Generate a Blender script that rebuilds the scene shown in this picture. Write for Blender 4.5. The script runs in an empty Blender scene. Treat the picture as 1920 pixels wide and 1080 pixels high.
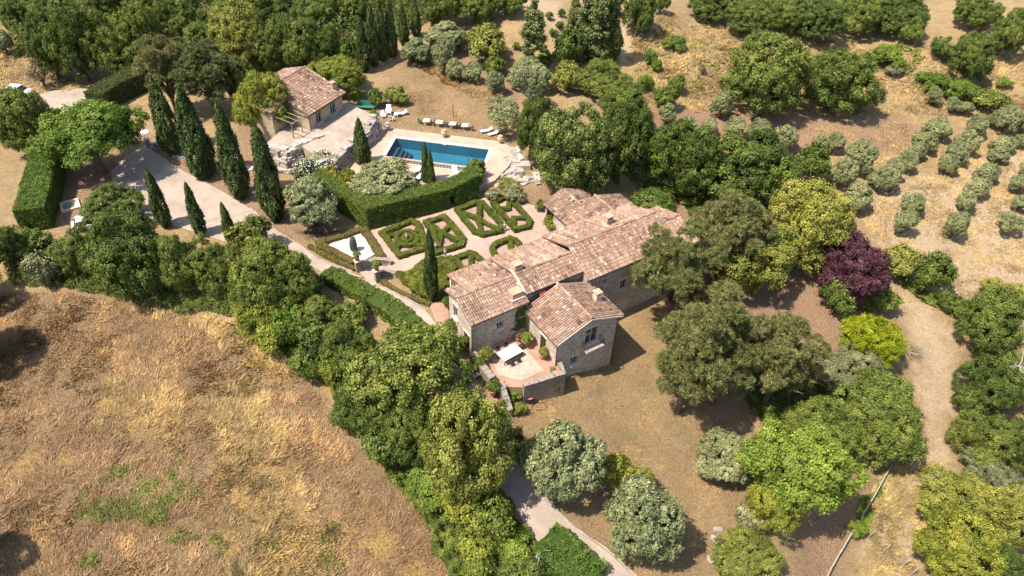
import bpy, bmesh, math, random
import numpy as np
from mathutils import Vector, Matrix
random.seed(7); RNG = np.random.default_rng(7)
SC = bpy.context.scene; COL = SC.collection
# ------------------------------------------------------------------ camera, sky, sun, exposure
F = 1380.0; CAM_H = 56.0
_n = np.array([900-960, -(2080-540), -F], float); _n /= np.linalg.norm(_n)
_up = -_n; _f = np.array([0, 0, -1.0]); _hf = _f-_f.dot(_up)*_up; _hf /= np.linalg.norm(_hf)
CM = np.array([np.cross(_hf, _up), _hf, _up])
cd = bpy.data.cameras.new('camera'); cam = bpy.data.objects.new('camera', cd); COL.objects.link(cam)
cd.sensor_width = 36.0; cd.lens = F/1920*36; cd.clip_end = 2000; cd.clip_start = 1
m4 = Matrix([list(CM[i])+[0] for i in range(3)]+[[0, 0, 0, 1]]); m4.translation = (0, 0, CAM_H)
cam.matrix_world = m4; SC.camera = cam
SUN_EL, SUN_AZ = math.radians(61), math.radians(28.5+180)          # direction TO the sun
sd = bpy.data.lights.new('sun', 'SUN'); sd.energy = 4.9; sd.angle = math.radians(.53); sd.color = (1, .92, .80)
sun = bpy.data.objects.new('sun', sd); COL.objects.link(sun)
S_DIR = Vector((math.cos(SUN_EL)*math.cos(SUN_AZ), math.cos(SUN_EL)*math.sin(SUN_AZ), math.sin(SUN_EL)))
sun.rotation_euler = S_DIR.to_track_quat('Z', 'Y').to_euler()
W = bpy.data.worlds.new('World'); SC.world = W; W.use_nodes = True
wn = W.node_tree.nodes; sky = wn.new('ShaderNodeTexSky'); sky.sky_type = 'NISHITA'; sky.sun_disc = False
sky.sun_elevation = SUN_EL; sky.sun_rotation = math.radians(90)-SUN_AZ; sky.air_density = 1.0; sky.dust_density = 1.5
W.node_tree.links.new(sky.outputs[0], wn['Background'].inputs[0]); wn['Background'].inputs[1].default_value = .15
SC.view_settings.view_transform = 'Standard'; SC.view_settings.look = 'None'; SC.view_settings.exposure = 0.76; SC.view_settings.gamma = 1
SC.cycles.max_bounces = 6; SC.cycles.transparent_max_bounces = 6; SC.cycles.diffuse_bounces = 3

# ------------------------------------------------------------------ geometry helpers
def ray(px, py):
    return CM @ np.array([px-960, -(py-540), -F])
def un(px, py, z=0.0):
    d = ray(px, py); t = (z-CAM_H)/d[2]
    return np.array([d[0]*t, d[1]*t, z])
# heights of the land, from control points (picture place, height)
CTRL = [(300,350,.3),(60,330,.6),(40,180,1.5),(130,170,1.5),(20,60,2.5),(100,20,3),(250,60,3),(420,100,3.5),(450,230,2.2),(600,60,4.5),(800,40,5),(1000,20,6),
 (700,140,2.4),(860,170,1.8),(850,225,1.45),(760,225,1.45),(700,240,1.45),(960,300,1.2),(900,350,1.0),(540,200,3.2),(620,230,2.2),(560,300,1.0),(480,330,.6),(1000,200,1),
 (600,440,0),(700,450,0),(800,430,0),(900,420,0),(980,380,0),(760,500,0),(650,500,0),(450,400,0),(380,330,.3),(780,560,0),(850,620,0),(870,680,0),(830,560,0),
 (930,740,-.4),(960,830,-2.3),(1000,920,-3.4),(1100,1020,-4.4),(1180,1080,-5),
 (0,1080,-4),(300,1080,-4),(600,1080,-4.5),(800,1040,-4.5),(0,800,-3.2),(300,800,-3.2),(600,850,-3.4),(720,850,-3.4),(150,650,-2.4),(450,700,-2.4),(0,600,-2),(300,600,-2),(560,650,-1.6),(700,720,-2),(200,520,-.6),(400,520,-.5),(550,560,-.5),(100,440,.3),
 (1000,765,-2.6),(1060,712,-2.6),(1145,692,-4.4),(1205,640,-4.2),(1165,585,-3.2),(1250,530,-3),(1080,800,-3.8),(1200,800,-5),(1300,1000,-6.5),(1400,850,-6.3),(1350,620,-5),(1450,560,-5.2),(1330,440,-2),(1260,380,-1),(1150,300,-.3),(1050,330,0),
 (1600,800,-8),(1750,900,-9.5),(1900,900,-11),(1600,1060,-9),(1750,600,-8),(1900,700,-10),(1650,450,-6),(1900,500,-8),(1500,300,-4),(1700,300,-5),(1900,300,-6),(1400,220,-2),(1600,200,-2.5),(1850,200,-3),(1300,100,1.5),(1500,60,3),(1750,80,2),(1900,20,3),(1200,20,4),(1100,170,1.5)]
_cp = np.array([un(a, b, c) for a, b, c in CTRL])
GX0, GY0, GS = -190.0, 8.0, .6; GNX, GNY = 634, 430
gx = GX0+np.arange(GNX)*GS; gy = GY0+np.arange(GNY)*GS
def vnoise(x, y, s, seed=0):                                       # smooth value noise, about -1..1
    x = np.asarray(x, float)/s+seed*17.3; y = np.asarray(y, float)/s+seed*9.1
    xi = np.floor(x); yi = np.floor(y); fx = x-xi; fy = y-yi; fx = fx*fx*(3-2*fx); fy = fy*fy*(3-2*fy)
    h = lambda a, b: np.modf(np.abs(np.sin(a*127.1+b*311.7+seed*3.3)*43758.5453))[0]*2-1
    return (h(xi, yi)*(1-fx)+h(xi+1, yi)*fx)*(1-fy)+(h(xi, yi+1)*(1-fx)+h(xi+1, yi+1)*fx)*fy
def inpoly(X, Y, poly):
    r = np.zeros(np.shape(X), bool); n = len(poly)
    for i in range(n):
        x0, y0 = poly[i][0], poly[i][1]; x1, y1 = poly[(i+1) % n][0], poly[(i+1) % n][1]
        if y0 == y1: continue
        c = ((y0 > Y) != (y1 > Y)) & (X < (x1-x0)*(Y-y0)/(y1-y0)+x0); r ^= c
    return r
GXX, GYY = np.meshgrid(gx, gy)
num = np.zeros_like(GXX); den = np.zeros_like(GXX)
for p in _cp:
    w = 1/((GXX-p[0])**2+(GYY-p[1])**2+9.0)**1.6; num += w*p[2]; den += w
GZ = num/den
far = np.clip((np.hypot(GXX-5, GYY-70)-45)/60, 0, 1)
GZ += far*(vnoise(GXX, GYY, 14, 1)*.5)
def T(x, y):
    fx = np.clip((np.asarray(x, float)-GX0)/GS, 0, GNX-1.001); fy = np.clip((np.asarray(y, float)-GY0)/GS, 0, GNY-1.001)
    i = fx.astype(int); j = fy.astype(int); a = fx-i; b = fy-j
    return (GZ[j, i]*(1-a)+GZ[j, i+1]*a)*(1-b)+(GZ[j+1, i]*(1-a)+GZ[j+1, i+1]*a)*b
def on(px, py, dz=0.0):                                            # the point of the land seen at a picture place
    z = 0.0
    for _ in range(12): q = un(px, py, z+dz); z = .5*z+.5*float(T(q[0], q[1]))
    return un(px, py, z+dz)
def wpoly(pts, z=None): return [on(*p) if z is None else un(p[0], p[1], z) for p in pts]

# ------------------------------------------------------------------ materials
def mat(name, rough=.85, spec=.25):
    m = bpy.data.materials.new(name); m.use_nodes = True; nt = m.node_tree; b = nt.nodes['Principled BSDF']
    b.inputs['Roughness'].default_value = rough; b.inputs['Specular IOR Level'].default_value = spec
    return m, nt, b
def N(nt, t, **k):
    n = nt.nodes.new(t)
    for a, v in k.items(): setattr(n, a, v)
    return n
def L(nt, a, b): nt.links.new(a, b)
def noise(nt, vec, scale, detail=4, rough=.6, dist=0):
    n = N(nt, 'ShaderNodeTexNoise'); n.inputs['Scale'].default_value = scale; n.inputs['Detail'].default_value = detail
    n.inputs['Roughness'].default_value = rough; n.inputs['Distortion'].default_value = dist
    if vec is not None: L(nt, vec, n.inputs['Vector'])
    return n
def ramp(nt, fac, stops, interp='LINEAR'):
    r = N(nt, 'ShaderNodeValToRGB'); cr = r.color_ramp; cr.interpolation = interp
    while len(cr.elements) < len(stops): cr.elements.new(.5)
    for e, (p, c) in zip(cr.elements, stops): e.position = p; e.color = (*c, 1) if len(c) == 3 else c
    L(nt, fac, r.inputs[0]); return r
def mix(nt, fac, a, b, bt='MIX'):
    m = N(nt, 'ShaderNodeMix', data_type='RGBA', blend_type=bt)
    for s, v in ((m.inputs[0], fac), (m.inputs[6], a), (m.inputs[7], b)):
        if isinstance(v, (int, float)): s.default_value = v
        elif isinstance(v, tuple): s.default_value = (*v, 1)
        else: L(nt, v, s)
    return m.outputs[2]
def bump(nt, b, h, strength=.5, dist=.05):
    n = N(nt, 'ShaderNodeBump'); n.inputs['Strength'].default_value = strength; n.inputs['Distance'].default_value = dist
    L(nt, h, n.inputs['Height']); L(nt, n.outputs[0], b.inputs['Normal'])
def mathn(nt, op, a, b=None, c=None):
    n = N(nt, 'ShaderNodeMath', operation=op)
    for i, v in enumerate((a, b, c)):
        if v is None: continue
        if isinstance(v, (int, float)): n.inputs[i].default_value = v
        else: L(nt, v, n.inputs[i])
    return n.outputs[0]
def gray(v): return (v, v, v)
def simple(name, col, rough=.8, var=.25, scale=3.0, spec=.25, bmp=0, metal=0):
    m, nt, b = mat(name, rough, spec); tc = N(nt, 'ShaderNodeTexCoord')
    n = noise(nt, tc.outputs['Object'], scale, 6, .65)
    r = ramp(nt, n.outputs[0], [(.3, tuple(c*(1-var) for c in col)), (.7, tuple(min(1, c*(1+var)) for c in col))])
    L(nt, r.outputs[0], b.inputs['Base Color']); b.inputs['Metallic'].default_value = metal
    if bmp: bump(nt, b, n.outputs[0], .6, bmp)
    return m
def leaf_mat(name, dark, light, warm=None, trans=.18, objvar=.25):
    m, nt, b = mat(name, .6, .2)
    at = N(nt, 'ShaderNodeAttribute', attribute_name='tint'); oi = N(nt, 'ShaderNodeObjectInfo')
    stops = [(0, dark), (.75, light)] + ([(1, warm)] if warm else [])
    r = ramp(nt, at.outputs['Fac'], stops)
    v = mathn(nt, 'MULTIPLY_ADD', oi.outputs['Random'], objvar*2, 1-objvar)
    hs = N(nt, 'ShaderNodeHueSaturation'); L(nt, r.outputs[0], hs.inputs['Color']); L(nt, v, hs.inputs['Value'])
    h = mathn(nt, 'MULTIPLY_ADD', oi.outputs['Random'], -.03, .515); L(nt, h, hs.inputs['Hue'])
    L(nt, hs.outputs[0], b.inputs['Base Color'])
    tr = N(nt, 'ShaderNodeBsdfTranslucent'); L(nt, mix(nt, 1.0, hs.outputs[0], (1.25, 1.35, .7), 'MULTIPLY'), tr.inputs['Color'])
    ms = N(nt, 'ShaderNodeMixShader'); ms.inputs[0].default_value = trans
    L(nt, b.outputs[0], ms.inputs[1]); L(nt, tr.outputs[0], ms.inputs[2]); L(nt, ms.outputs[0], nt.nodes['Material Output'].inputs[0])
    return m
def ground_mat():
    m, nt, b = mat('dry_land', .95, .1); geo = N(nt, 'ShaderNodeNewGeometry'); P = geo.outputs['Position']
    A = N(nt, 'ShaderNodeAttribute', attribute_name='zone_a'); B = N(nt, 'ShaderNodeAttribute', attribute_name='zone_b')
    sa = N(nt, 'ShaderNodeSeparateColor'); L(nt, A.outputs['Color'], sa.inputs[0]); sb = N(nt, 'ShaderNodeSeparateColor'); L(nt, B.outputs['Color'], sb.inputs[0])
    big = noise(nt, P, .12, 3, .6); mid = noise(nt, P, .7, 5, .7, .6); fine = noise(nt, P, 5.5, 6, .75, .4); vf = noise(nt, P, 22, 3, .8)
    detail = mathn(nt, 'ADD', mathn(nt, 'MULTIPLY', fine.outputs[0], .6), mathn(nt, 'MULTIPLY', vf.outputs[0], .4))
    base = mix(nt, ramp(nt, mid.outputs[0], [(.35, gray(0)), (.68, gray(1))]).outputs[0], (.28, .19, .10), (.42, .30, .155))   # straw
    base = mix(nt, ramp(nt, big.outputs[0], [(.4, gray(0)), (.7, gray(.6))]).outputs[0], base, (.44, .30, .14))
    def layer(mask, c1, c2, base, n=mid, lo=.28, hi=.62):
        f = mathn(nt, 'ADD', mask, mathn(nt, 'MULTIPLY_ADD', n.outputs[0], .9, -.45))
        f = ramp(nt, f, [(lo, gray(0)), (hi, gray(1))]).outputs[0]
        c = mix(nt, ramp(nt, detail, [(.38, gray(0)), (.62, gray(1))]).outputs[0], c1, c2)
        return mix(nt, f, base, c)
    base = layer(sa.outputs[0], (.17, .11, .058), (.335, .225, .118), base)        # brown field
    base = layer(sa.outputs[1], (.20, .13, .05), (.50, .325, .12), base)        # gold grass
    base = layer(sa.outputs[2], (.028, .04, .01), (.14, .15, .035), base, mid, .35, .75)   # green growth
    base = layer(sb.outputs[0], (.275, .185, .10), (.37, .26, .14), base)       # lawn, dry
    base = layer(sb.outputs[1], (.26, .16, .095), (.38, .25, .155), base)        # bare earth
    base = layer(sb.outputs[2], (.42, .30, .18), (.56, .42, .275), base)            # pale track
    g = ramp(nt, noise(nt, P, .35, 4, .6).outputs[0], [(.52, gray(0)), (.72, gray(.45))]).outputs[0]
    g = mathn(nt, 'MULTIPLY', g, sb.outputs[0]); base = mix(nt, g, base, (.13, .15, .05))
    dk = ramp(nt, detail, [(.36, gray(.45)), (.5, gray(1)), (.66, gray(1.35))]).outputs[0]
    L(nt, mix(nt, 1.0, base, dk, 'MULTIPLY'), b.inputs['Base Color'])
    bump(nt, b, detail, 1.0, .3); return m
def gravel_mat(name, c1, c2, scale=9):
    m, nt, b = mat(name, .95, .1); P = N(nt, 'ShaderNodeNewGeometry').outputs['Position']
    n = noise(nt, P, scale, 6, .8); n2 = noise(nt, P, .5, 4, .6, .5)
    c = mix(nt, ramp(nt, n.outputs[0], [(.35, gray(0)), (.65, gray(1))]).outputs[0], c1, c2)
    c = mix(nt, 1.0, c, ramp(nt, n2.outputs[0], [(.3, gray(.74)), (.7, gray(1.08))]).outputs[0], 'MULTIPLY')
    L(nt, c, b.inputs['Base Color']); bump(nt, b, n.outputs[0], .5, .03); return m
def stone_mat(name, c1, c2, mortar, row=.2, bw=.42, bmp=.05):
    m, nt, b = mat(name, .92, .15); uv = N(nt, 'ShaderNodeUVMap'); geo = N(nt, 'ShaderNodeNewGeometry')
    d = noise(nt, uv.outputs[0], 2.3, 3, .6)
    va = N(nt, 'ShaderNodeVectorMath', operation='MULTIPLY_ADD'); L(nt, d.outputs['Color'], va.inputs[0]); va.inputs[1].default_value = (.16, .16, 0); L(nt, uv.outputs[0], va.inputs[2])
    br = N(nt, 'ShaderNodeTexBrick'); L(nt, va.outputs[0], br.inputs[0]); br.inputs['Scale'].default_value = 1
    br.inputs['Brick Width'].default_value = bw; br.inputs['Row Height'].default_value = row; br.inputs['Mortar Size'].default_value = .022
    br.inputs['Mortar Smooth'].default_value = .3; br.inputs['Color1'].default_value = (*c1, 1); br.inputs['Color2'].default_value = (*c2, 1); br.inputs['Mortar'].default_value = (*mortar, 1)
    n = noise(nt, geo.outputs['Position'], 5, 6, .75); n2 = noise(nt, geo.outputs['Position'], .6, 3, .6)
    c = mix(nt, 1.0, br.outputs[0], ramp(nt, n.outputs[0], [(.32, gray(.55)), (.5, gray(1)), (.7, gray(1.25))]).outputs[0], 'MULTIPLY')
    c = mix(nt, 1.0, c, ramp(nt, n2.outputs[0], [(.3, (.85, .8, .75)), (.7, (1.1, 1.08, 1.02))]).outputs[0], 'MULTIPLY')
    vo = N(nt, 'ShaderNodeTexVoronoi'); L(nt, uv.outputs[0], vo.inputs[0]); vo.inputs['Scale'].default_value = 1.7
    hole = ramp(nt, vo.outputs['Distance'], [(.1, gray(.2)), (.17, gray(1))]).outputs[0]
    c = mix(nt, .8, c, hole, 'MULTIPLY')
    L(nt, c, b.inputs['Base Color'])
    h = mathn(nt, 'ADD', mathn(nt, 'MULTIPLY', br.outputs['Fac'], -.6), n.outputs[0]); bump(nt, b, h, .9, bmp); return m
def tile_mat():
    m, nt, b = mat('clay_tiles', .88, .15); at = N(nt, 'ShaderNodeAttribute', attribute_name='tint'); P = N(nt, 'ShaderNodeNewGeometry').outputs['Position']
    r = ramp(nt, at.outputs['Fac'], [(0, (.09, .058, .042)), (.2, (.20, .125, .09)), (.45, (.30, .19, .132)), (.65, (.37, .24, .17)), (.82, (.45, .325, .235)), (1, (.56, .46, .35))])
    n = noise(nt, P, 4.5, 6, .8); n2 = noise(nt, P, .45, 4, .65)
    c = mix(nt, 1.0, r.outputs[0], ramp(nt, n.outputs[0], [(.3, gray(.55)), (.5, gray(1)), (.72, (1.2, 1.22, 1.2))]).outputs[0], 'MULTIPLY')
    c = mix(nt, ramp(nt, n2.outputs[0], [(.5, gray(0)), (.75, gray(.4))]).outputs[0], c, (.30, .235, .18))
    L(nt, c, b.inputs['Base Color']); return m
M = {}
M['land'] = ground_mat()
M['gravel'] = gravel_mat('road_gravel', (.33, .26, .205), (.42, .345, .28))
M['path'] = gravel_mat('garden_path_gravel', (.34, .235, .18), (.48, .35, .28))
M['whitegravel'] = gravel_mat('white_gravel', (.50, .45, .39), (.60, .55, .49))
M['soil'] = gravel_mat('bed_soil', (.26, .15, .12), (.44, .30, .25), 12)
M['pave'] = gravel_mat('pool_paving', (.40, .27, .20), (.54, .40, .31), 4)
M['terrace'] = gravel_mat('terrace_stone', (.31, .235, .185), (.44, .35, .28), 3)
M['coping'] = simple('pale_stone', (.62, .50, .40), .8, .12, 4)
M['brick'] = gravel_mat('terracotta_paving', (.31, .18, .12), (.43, .28, .205), 6)
M['courtstone'] = gravel_mat('court_flagstones', (.31, .245, .185), (.50, .425, .34), 2.5)
M['wall'] = stone_mat('rubble_stone', (.58, .505, .415), (.355, .30, .245), (.64, .57, .48))
M['annexwall'] = stone_mat('annex_stone', (.52, .42, .31), (.36, .29, .21), (.56, .47, .36))
M['lowwall'] = stone_mat('low_wall_stone', (.34, .28, .23), (.24, .2, .17), (.3, .26, .21), .16, .4)
M['rock'] = simple('grey_rock', (.33, .285, .25), .95, .45, 2.2, .15, .08)
M['lowcap'] = simple('wall_cap_stone', (.27, .225, .19), .95, .35, 3, .15, .05)
M['palerock'] = simple('pale_rock', (.38, .33, .28), .95, .35, 2.2, .15, .08)
M['tiles'] = tile_mat()
M['mortar'] = simple('mortar', (.50, .42, .34), .9, .2, 5)
M['brickch'] = simple('chimney_brick', (.48, .30, .20), .9, .3, 6)
M['wood'] = simple('weathered_wood', (.22, .17, .12), .8, .3, 8)
M['darkwood'] = simple('dark_wood', (.07, .045, .03), .6, .3, 8)
M['glass'] = simple('window_glass', (.02, .024, .03), .08, .2, 2, .6)
M['frame'] = simple('painted_frame', (.42, .42, .42), .5, .1, 6)
M['iron'] = simple('dark_iron', (.03, .03, .032), .45, .2, 9, .4)
M['copper'] = simple('gutter_copper', (.10, .065, .05), .45, .2, 9, .4)
M['white'] = simple('white_plastic', (.80, .80, .80), .45, .05, 4)
M['carpaint'] = simple('white_car_paint', (.80, .81, .83), .25, .03, 2, .5)
M['rubber'] = simple('black_rubber', (.02, .02, .02), .7, .2, 9)
M['cloth'] = simple('cream_table_top', (.62, .56, .46), .7, .06, 3)
M['cushion'] = simple('grey_lounger_cloth', (.55, .52, .45), .8, .15, 4)
M['terracotta'] = simple('terracotta_pot', (.42, .17, .08), .8, .25, 8)
M['bark'] = simple('bark', (.13, .10, .075), .95, .4, 5, .1, .03)
M['deadbark'] = simple('grey_dead_bark', (.38, .34, .30), .95, .25, 5, .1, .02)
M['greenplastic'] = simple('green_canvas', (.04, .16, .10), .6, .2, 4)
M['lid'] = simple('green_lid', (.16, .26, .15), .6, .1, 4)
M['red'] = simple('dark_red_metal', (.30, .07, .05), .5, .2, 5)
M['poolfloor'] = simple('pool_lining', (.035, .135, .21), .5, .16, .35)
M['poolstep'] = simple('pool_step_tiles', (.03, .05, .075), .5, .12, 1)
M['bronze'] = simple('weathered_bronze', (.075, .07, .06), .7, .35, 5, .3, .03)
def water():
    m, nt, b = mat('pool_water', .03, .5); P = N(nt, 'ShaderNodeNewGeometry').outputs['Position']
    nt.nodes.remove(b); tr = N(nt, 'ShaderNodeBsdfTransparent'); tr.inputs[0].default_value = (.80, .97, .97, 1)
    gl = N(nt, 'ShaderNodeBsdfGlossy'); gl.inputs['Roughness'].default_value = .03
    fr = N(nt, 'ShaderNodeFresnel'); fr.inputs[0].default_value = 1.33
    bp = N(nt, 'ShaderNodeBump'); bp.inputs['Strength'].default_value = .12; bp.inputs['Distance'].default_value = .03
    L(nt, noise(nt, P, 2.2, 4, .6, .3).outputs[0], bp.inputs['Height']); L(nt, bp.outputs[0], gl.inputs['Normal']); L(nt, bp.outputs[0], fr.inputs['Normal'])
    ms = N(nt, 'ShaderNodeMixShader'); L(nt, fr.outputs[0], ms.inputs[0]); L(nt, tr.outputs[0], ms.inputs[1]); L(nt, gl.outputs[0], ms.inputs[2])
    L(nt, ms.outputs[0], nt.nodes['Material Output'].inputs[0]); return m
M['water'] = water()
# leaves: dark, light, warm tips
M['oak'] = leaf_mat('oak_leaves', (.032, .052, .010), (.142, .18, .032), (.27, .28, .055))
M['linden'] = leaf_mat('linden_leaves', (.030, .052, .012), (.13, .165, .035), (.38, .35, .10))
M['yellowgreen'] = leaf_mat('yellow_green_leaves', (.07, .09, .010), (.24, .255, .035), (.36, .33, .05))
M['acid'] = leaf_mat('acid_green_leaves', (.10, .12, .004), (.33, .34, .015), (.45, .42, .03), .3, .05)
M['darkleaf'] = leaf_mat('deep_green_leaves', (.024, .042, .008), (.095, .13, .02), (.19, .21, .035), .15, .12)
M['lime'] = leaf_mat('lime_tree_leaves', (.085, .105, .014), (.27, .275, .05), (.46, .42, .11))
M['golden'] = leaf_mat('golden_green_leaves', (.07, .085, .015), (.235, .245, .045), (.38, .34, .07))
M['bright'] = leaf_mat('bright_green_leaves', (.06, .10, .012), (.195, .265, .04), (.30, .35, .07), .35)
M['olive'] = leaf_mat('olive_leaves', (.09, .10, .04), (.255, .27, .115), (.41, .41, .20), .12, .15)
M['greyshrub'] = leaf_mat('grey_green_leaves', (.07, .08, .03), (.22, .22, .10), (.34, .33, .17), .15, .15)
M['cypress'] = leaf_mat('cypress_foliage', (.020, .036, .008), (.085, .115, .024), (.17, .19, .05), .1, .15)
M['pine'] = leaf_mat('pine_needles', (.045, .05, .016), (.19, .195, .06), (.36, .32, .13), .15, .12)
M['poplar'] = leaf_mat('poplar_leaves', (.05, .065, .02), (.18, .20, .065), (.33, .32, .12))
M['plum'] = leaf_mat('plum_leaves', (.025, .008, .012), (.10, .035, .045), (.17, .08, .08), .15)
M['box'] = leaf_mat('box_leaves', (.04, .055, .008), (.175, .19, .028), (.28, .27, .05), .2, .1)
M['clip'] = leaf_mat('clipped_hedge_leaves', (.03, .055, .008), (.135, .185, .03), (.22, .26, .045), .2, .05)
M['darkclip'] = leaf_mat('dark_clipped_leaves', (.028, .042, .010), (.09, .115, .028), (.15, .17, .045), .15, .05)
M['drybox'] = leaf_mat('dry_border_leaves', (.08, .06, .02), (.24, .19, .06), (.33, .25, .09), .2, .08)
M['dry'] = leaf_mat('dry_leaves', (.12, .085, .05), (.27, .20, .11), (.36, .28, .16), .15, .1)
M['grass'] = leaf_mat('dry_grass', (.18, .12, .062), (.42, .295, .14), (.74, .52, .22), .3, 0)
M['flower'] = simple('white_flowers', (.58, .57, .50), .6, .05, 4)

# ------------------------------------------------------------------ mesh builders
def link(o, parent=None):
    COL.objects.link(o)
    if parent is not None: o.parent = parent
    return o
def tag(o, label=None, cat=None, group=None, kind=None):
    for k, v in (('label', label), ('category', cat), ('group', group), ('kind', kind)):
        if v: o[k] = v
    return o
def empty(name, loc, rz=0, label=None, cat=None, group=None):
    o = bpy.data.objects.new(name, None); link(o); o.location = tuple(float(c) for c in loc); o.rotation_euler[2] = rz; o.empty_display_size = .3
    return tag(o, label, cat, group)
def npmesh(name, V, Fc, m, tint=None, smooth=False):               # V (n,3), Fc (k,3 or 4)
    me = bpy.data.meshes.new(name); V = np.asarray(V, np.float32); Fc = np.asarray(Fc, np.int32); k, w = Fc.shape
    me.vertices.add(len(V)); me.vertices.foreach_set('co', V.ravel()); me.loops.add(k*w); me.loops.foreach_set('vertex_index', Fc.ravel())
    me.polygons.add(k); me.polygons.foreach_set('loop_start', np.arange(k, dtype=np.int32)*w)
    if tint is not None:
        a = me.attributes.new('tint', 'FLOAT', 'FACE'); a.data.foreach_set('value', np.asarray(tint, np.float32))
    me.update(calc_edges=True)
    if smooth: me.shade_smooth()
    if m: me.materials.append(m)
    return me
class MB:
    """collects boxes, tubes, lathes; build() links them as one mesh object"""
    def __init__(s): s.v = []; s.f = []; s.uv = []; s.t = []
    def face(s, pts, uv=None, t=.5):
        i = len(s.v); s.v += [tuple(map(float, p)) for p in pts]; s.f.append(tuple(range(i, i+len(pts)))); s.uv.append(uv or [(p[0]+p[1], p[2]) for p in pts]); s.t.append(t)
    def hexa(s, b, t, tint=.5):                                    # two rings of equal length, bottom and top
        n = len(b); s.face(list(reversed(b)), t=tint); s.face(t, t=tint); acc = 0
        for i in range(n):
            j = (i+1) % n; l = math.dist(b[i][:2], b[j][:2])
            s.face([b[i], b[j], t[j], t[i]], [(acc, b[i][2]), (acc+l, b[j][2]), (acc+l, t[j][2]), (acc, t[i][2])], tint); acc += l
    def box(s, c, size, rz=0, tilt=None, t=.5):
        x, y, z = (k/2 for k in size); R = Matrix.Rotation(rz, 3, 'Z')
        if tilt: R = R @ Matrix.Rotation(tilt[0], 3, 'X') @ Matrix.Rotation(tilt[1], 3, 'Y')
        C = Vector(c); q = lambda a, b2, c2: tuple(C+R @ Vector((a, b2, c2)))
        s.hexa([q(-x, -y, -z), q(x, -y, -z), q(x, y, -z), q(-x, y, -z)], [q(-x, -y, z), q(x, -y, z), q(x, y, z), q(-x, y, z)], t)
    def tube(s, pts, rad, n=6):
        rings = []; pts = [Vector(p) for p in pts]
        if not hasattr(rad, '__len__'): rad = [rad]*len(pts)
        for i, p in enumerate(pts):
            d = (pts[min(i+1, len(pts)-1)]-pts[max(i-1, 0)]).normalized(); a = d.cross(Vector((.31, .17, .93)));
            if a.length < .1: a = d.cross(Vector((1, 0, 0)))
            a.normalize(); b = d.cross(a); rings.append([p+(a*math.cos(2*math.pi*k/n)+b*math.sin(2*math.pi*k/n))*rad[i] for k in range(n)])
        for i in range(len(rings)-1):
            for k in range(n): s.face([rings[i][k], rings[i][(k+1) % n], rings[i+1][(k+1) % n], rings[i+1][k]])
        s.face(list(reversed(rings[0]))); s.face(rings[-1])
    def lathe(s, c, prof, n=12):
        c = Vector(c); R = [[c+Vector((r*math.cos(2*math.pi*k/n), r*math.sin(2*math.pi*k/n), z)) for k in range(n)] for r, z in prof]
        for i in range(len(R)-1):
            for k in range(n): s.face([R[i][k], R[i][(k+1) % n], R[i+1][(k+1) % n], R[i+1][k]])
        s.face(list(reversed(R[0]))); s.face(R[-1])
    def mesh(s, name, m):
        me = bpy.data.meshes.new(name); me.from_pydata(s.v, [], s.f); u = me.uv_layers.new(name='UVMap')
        fl = [c for uv in s.uv for p in uv for c in (p[0], p[1])]; u.data.foreach_set('uv', fl)
        a = me.attributes.new('tint', 'FLOAT', 'FACE'); a.data.foreach_set('value', s.t); me.materials.append(m); return me
    def build(s, name, m, parent=None, smooth=False):
        me = s.mesh(name, m)
        if smooth: me.shade_smooth()
        return link(bpy.data.objects.new(name, me), parent)
def sheet(name, poly, m, dz=.04, z=None, step=1.0, kind='structure', label=None, cat=None, skirt=0):
    bm = bmesh.new(); bm.faces.new([bm.verts.new((p[0], p[1], 0)) for p in poly]); bmesh.ops.triangulate(bm, faces=bm.faces[:])
    if z is None:
        xs = [p[0] for p in poly]; ys = [p[1] for p in poly]
        for ax, lo, hi in ((0, min(xs), max(xs)), (1, min(ys), max(ys))):
            k = lo+step
            while k < hi:
                no = (1, 0, 0) if ax == 0 else (0, 1, 0); co = (k, 0, 0) if ax == 0 else (0, k, 0)
                bmesh.ops.bisect_plane(bm, geom=bm.verts[:]+bm.edges[:]+bm.faces[:], plane_co=co, plane_no=no); k += step
    for v in bm.verts: v.co.z = (float(T(v.co.x, v.co.y))+dz) if z is None else z
    bm.normal_update()
    for f in bm.faces:
        if f.normal.z < 0: f.normal_flip()
    if skirt:
        ext = bmesh.ops.extrude_edge_only(bm, edges=[e for e in bm.edges if e.is_boundary])
        for v in ext['geom']:
            if isinstance(v, bmesh.types.BMVert): v.co.z -= skirt
    me = bpy.data.meshes.new(name); bm.to_mesh(me); bm.free(); me.materials.append(m)
    o = link(bpy.data.objects.new(name, me)); tag(o, label, cat, None, kind); return o
def offset_line(pts, w):
    P = [Vector((p[0], p[1])) for p in pts]; l, r = [], []
    for i, p in enumerate(P):
        d = (P[min(i+1, len(P)-1)]-P[max(i-1, 0)]).normalized(); n = Vector((-d.y, d.x)); ww = (w[i] if hasattr(w, '__len__') else w)/2
        l.append(p+n*ww); r.append(p-n*ww)
    return l, r
def smooth_line(pts, n=6):
    P = [np.array(p[:2], float) for p in pts]; P = [P[0]]+P+[P[-1]]; out = []
    for i in range(1, len(P)-2):
        for k in range(n):
            t = k/n; a, b, c, d = P[i-1], P[i], P[i+1], P[i+2]
            out.append(.5*((2*b)+(-a+c)*t+(2*a-5*b+4*c-d)*t*t+(-a+3*b-3*c+d)*t**3))
    out.append(P[-2]); return out
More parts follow.
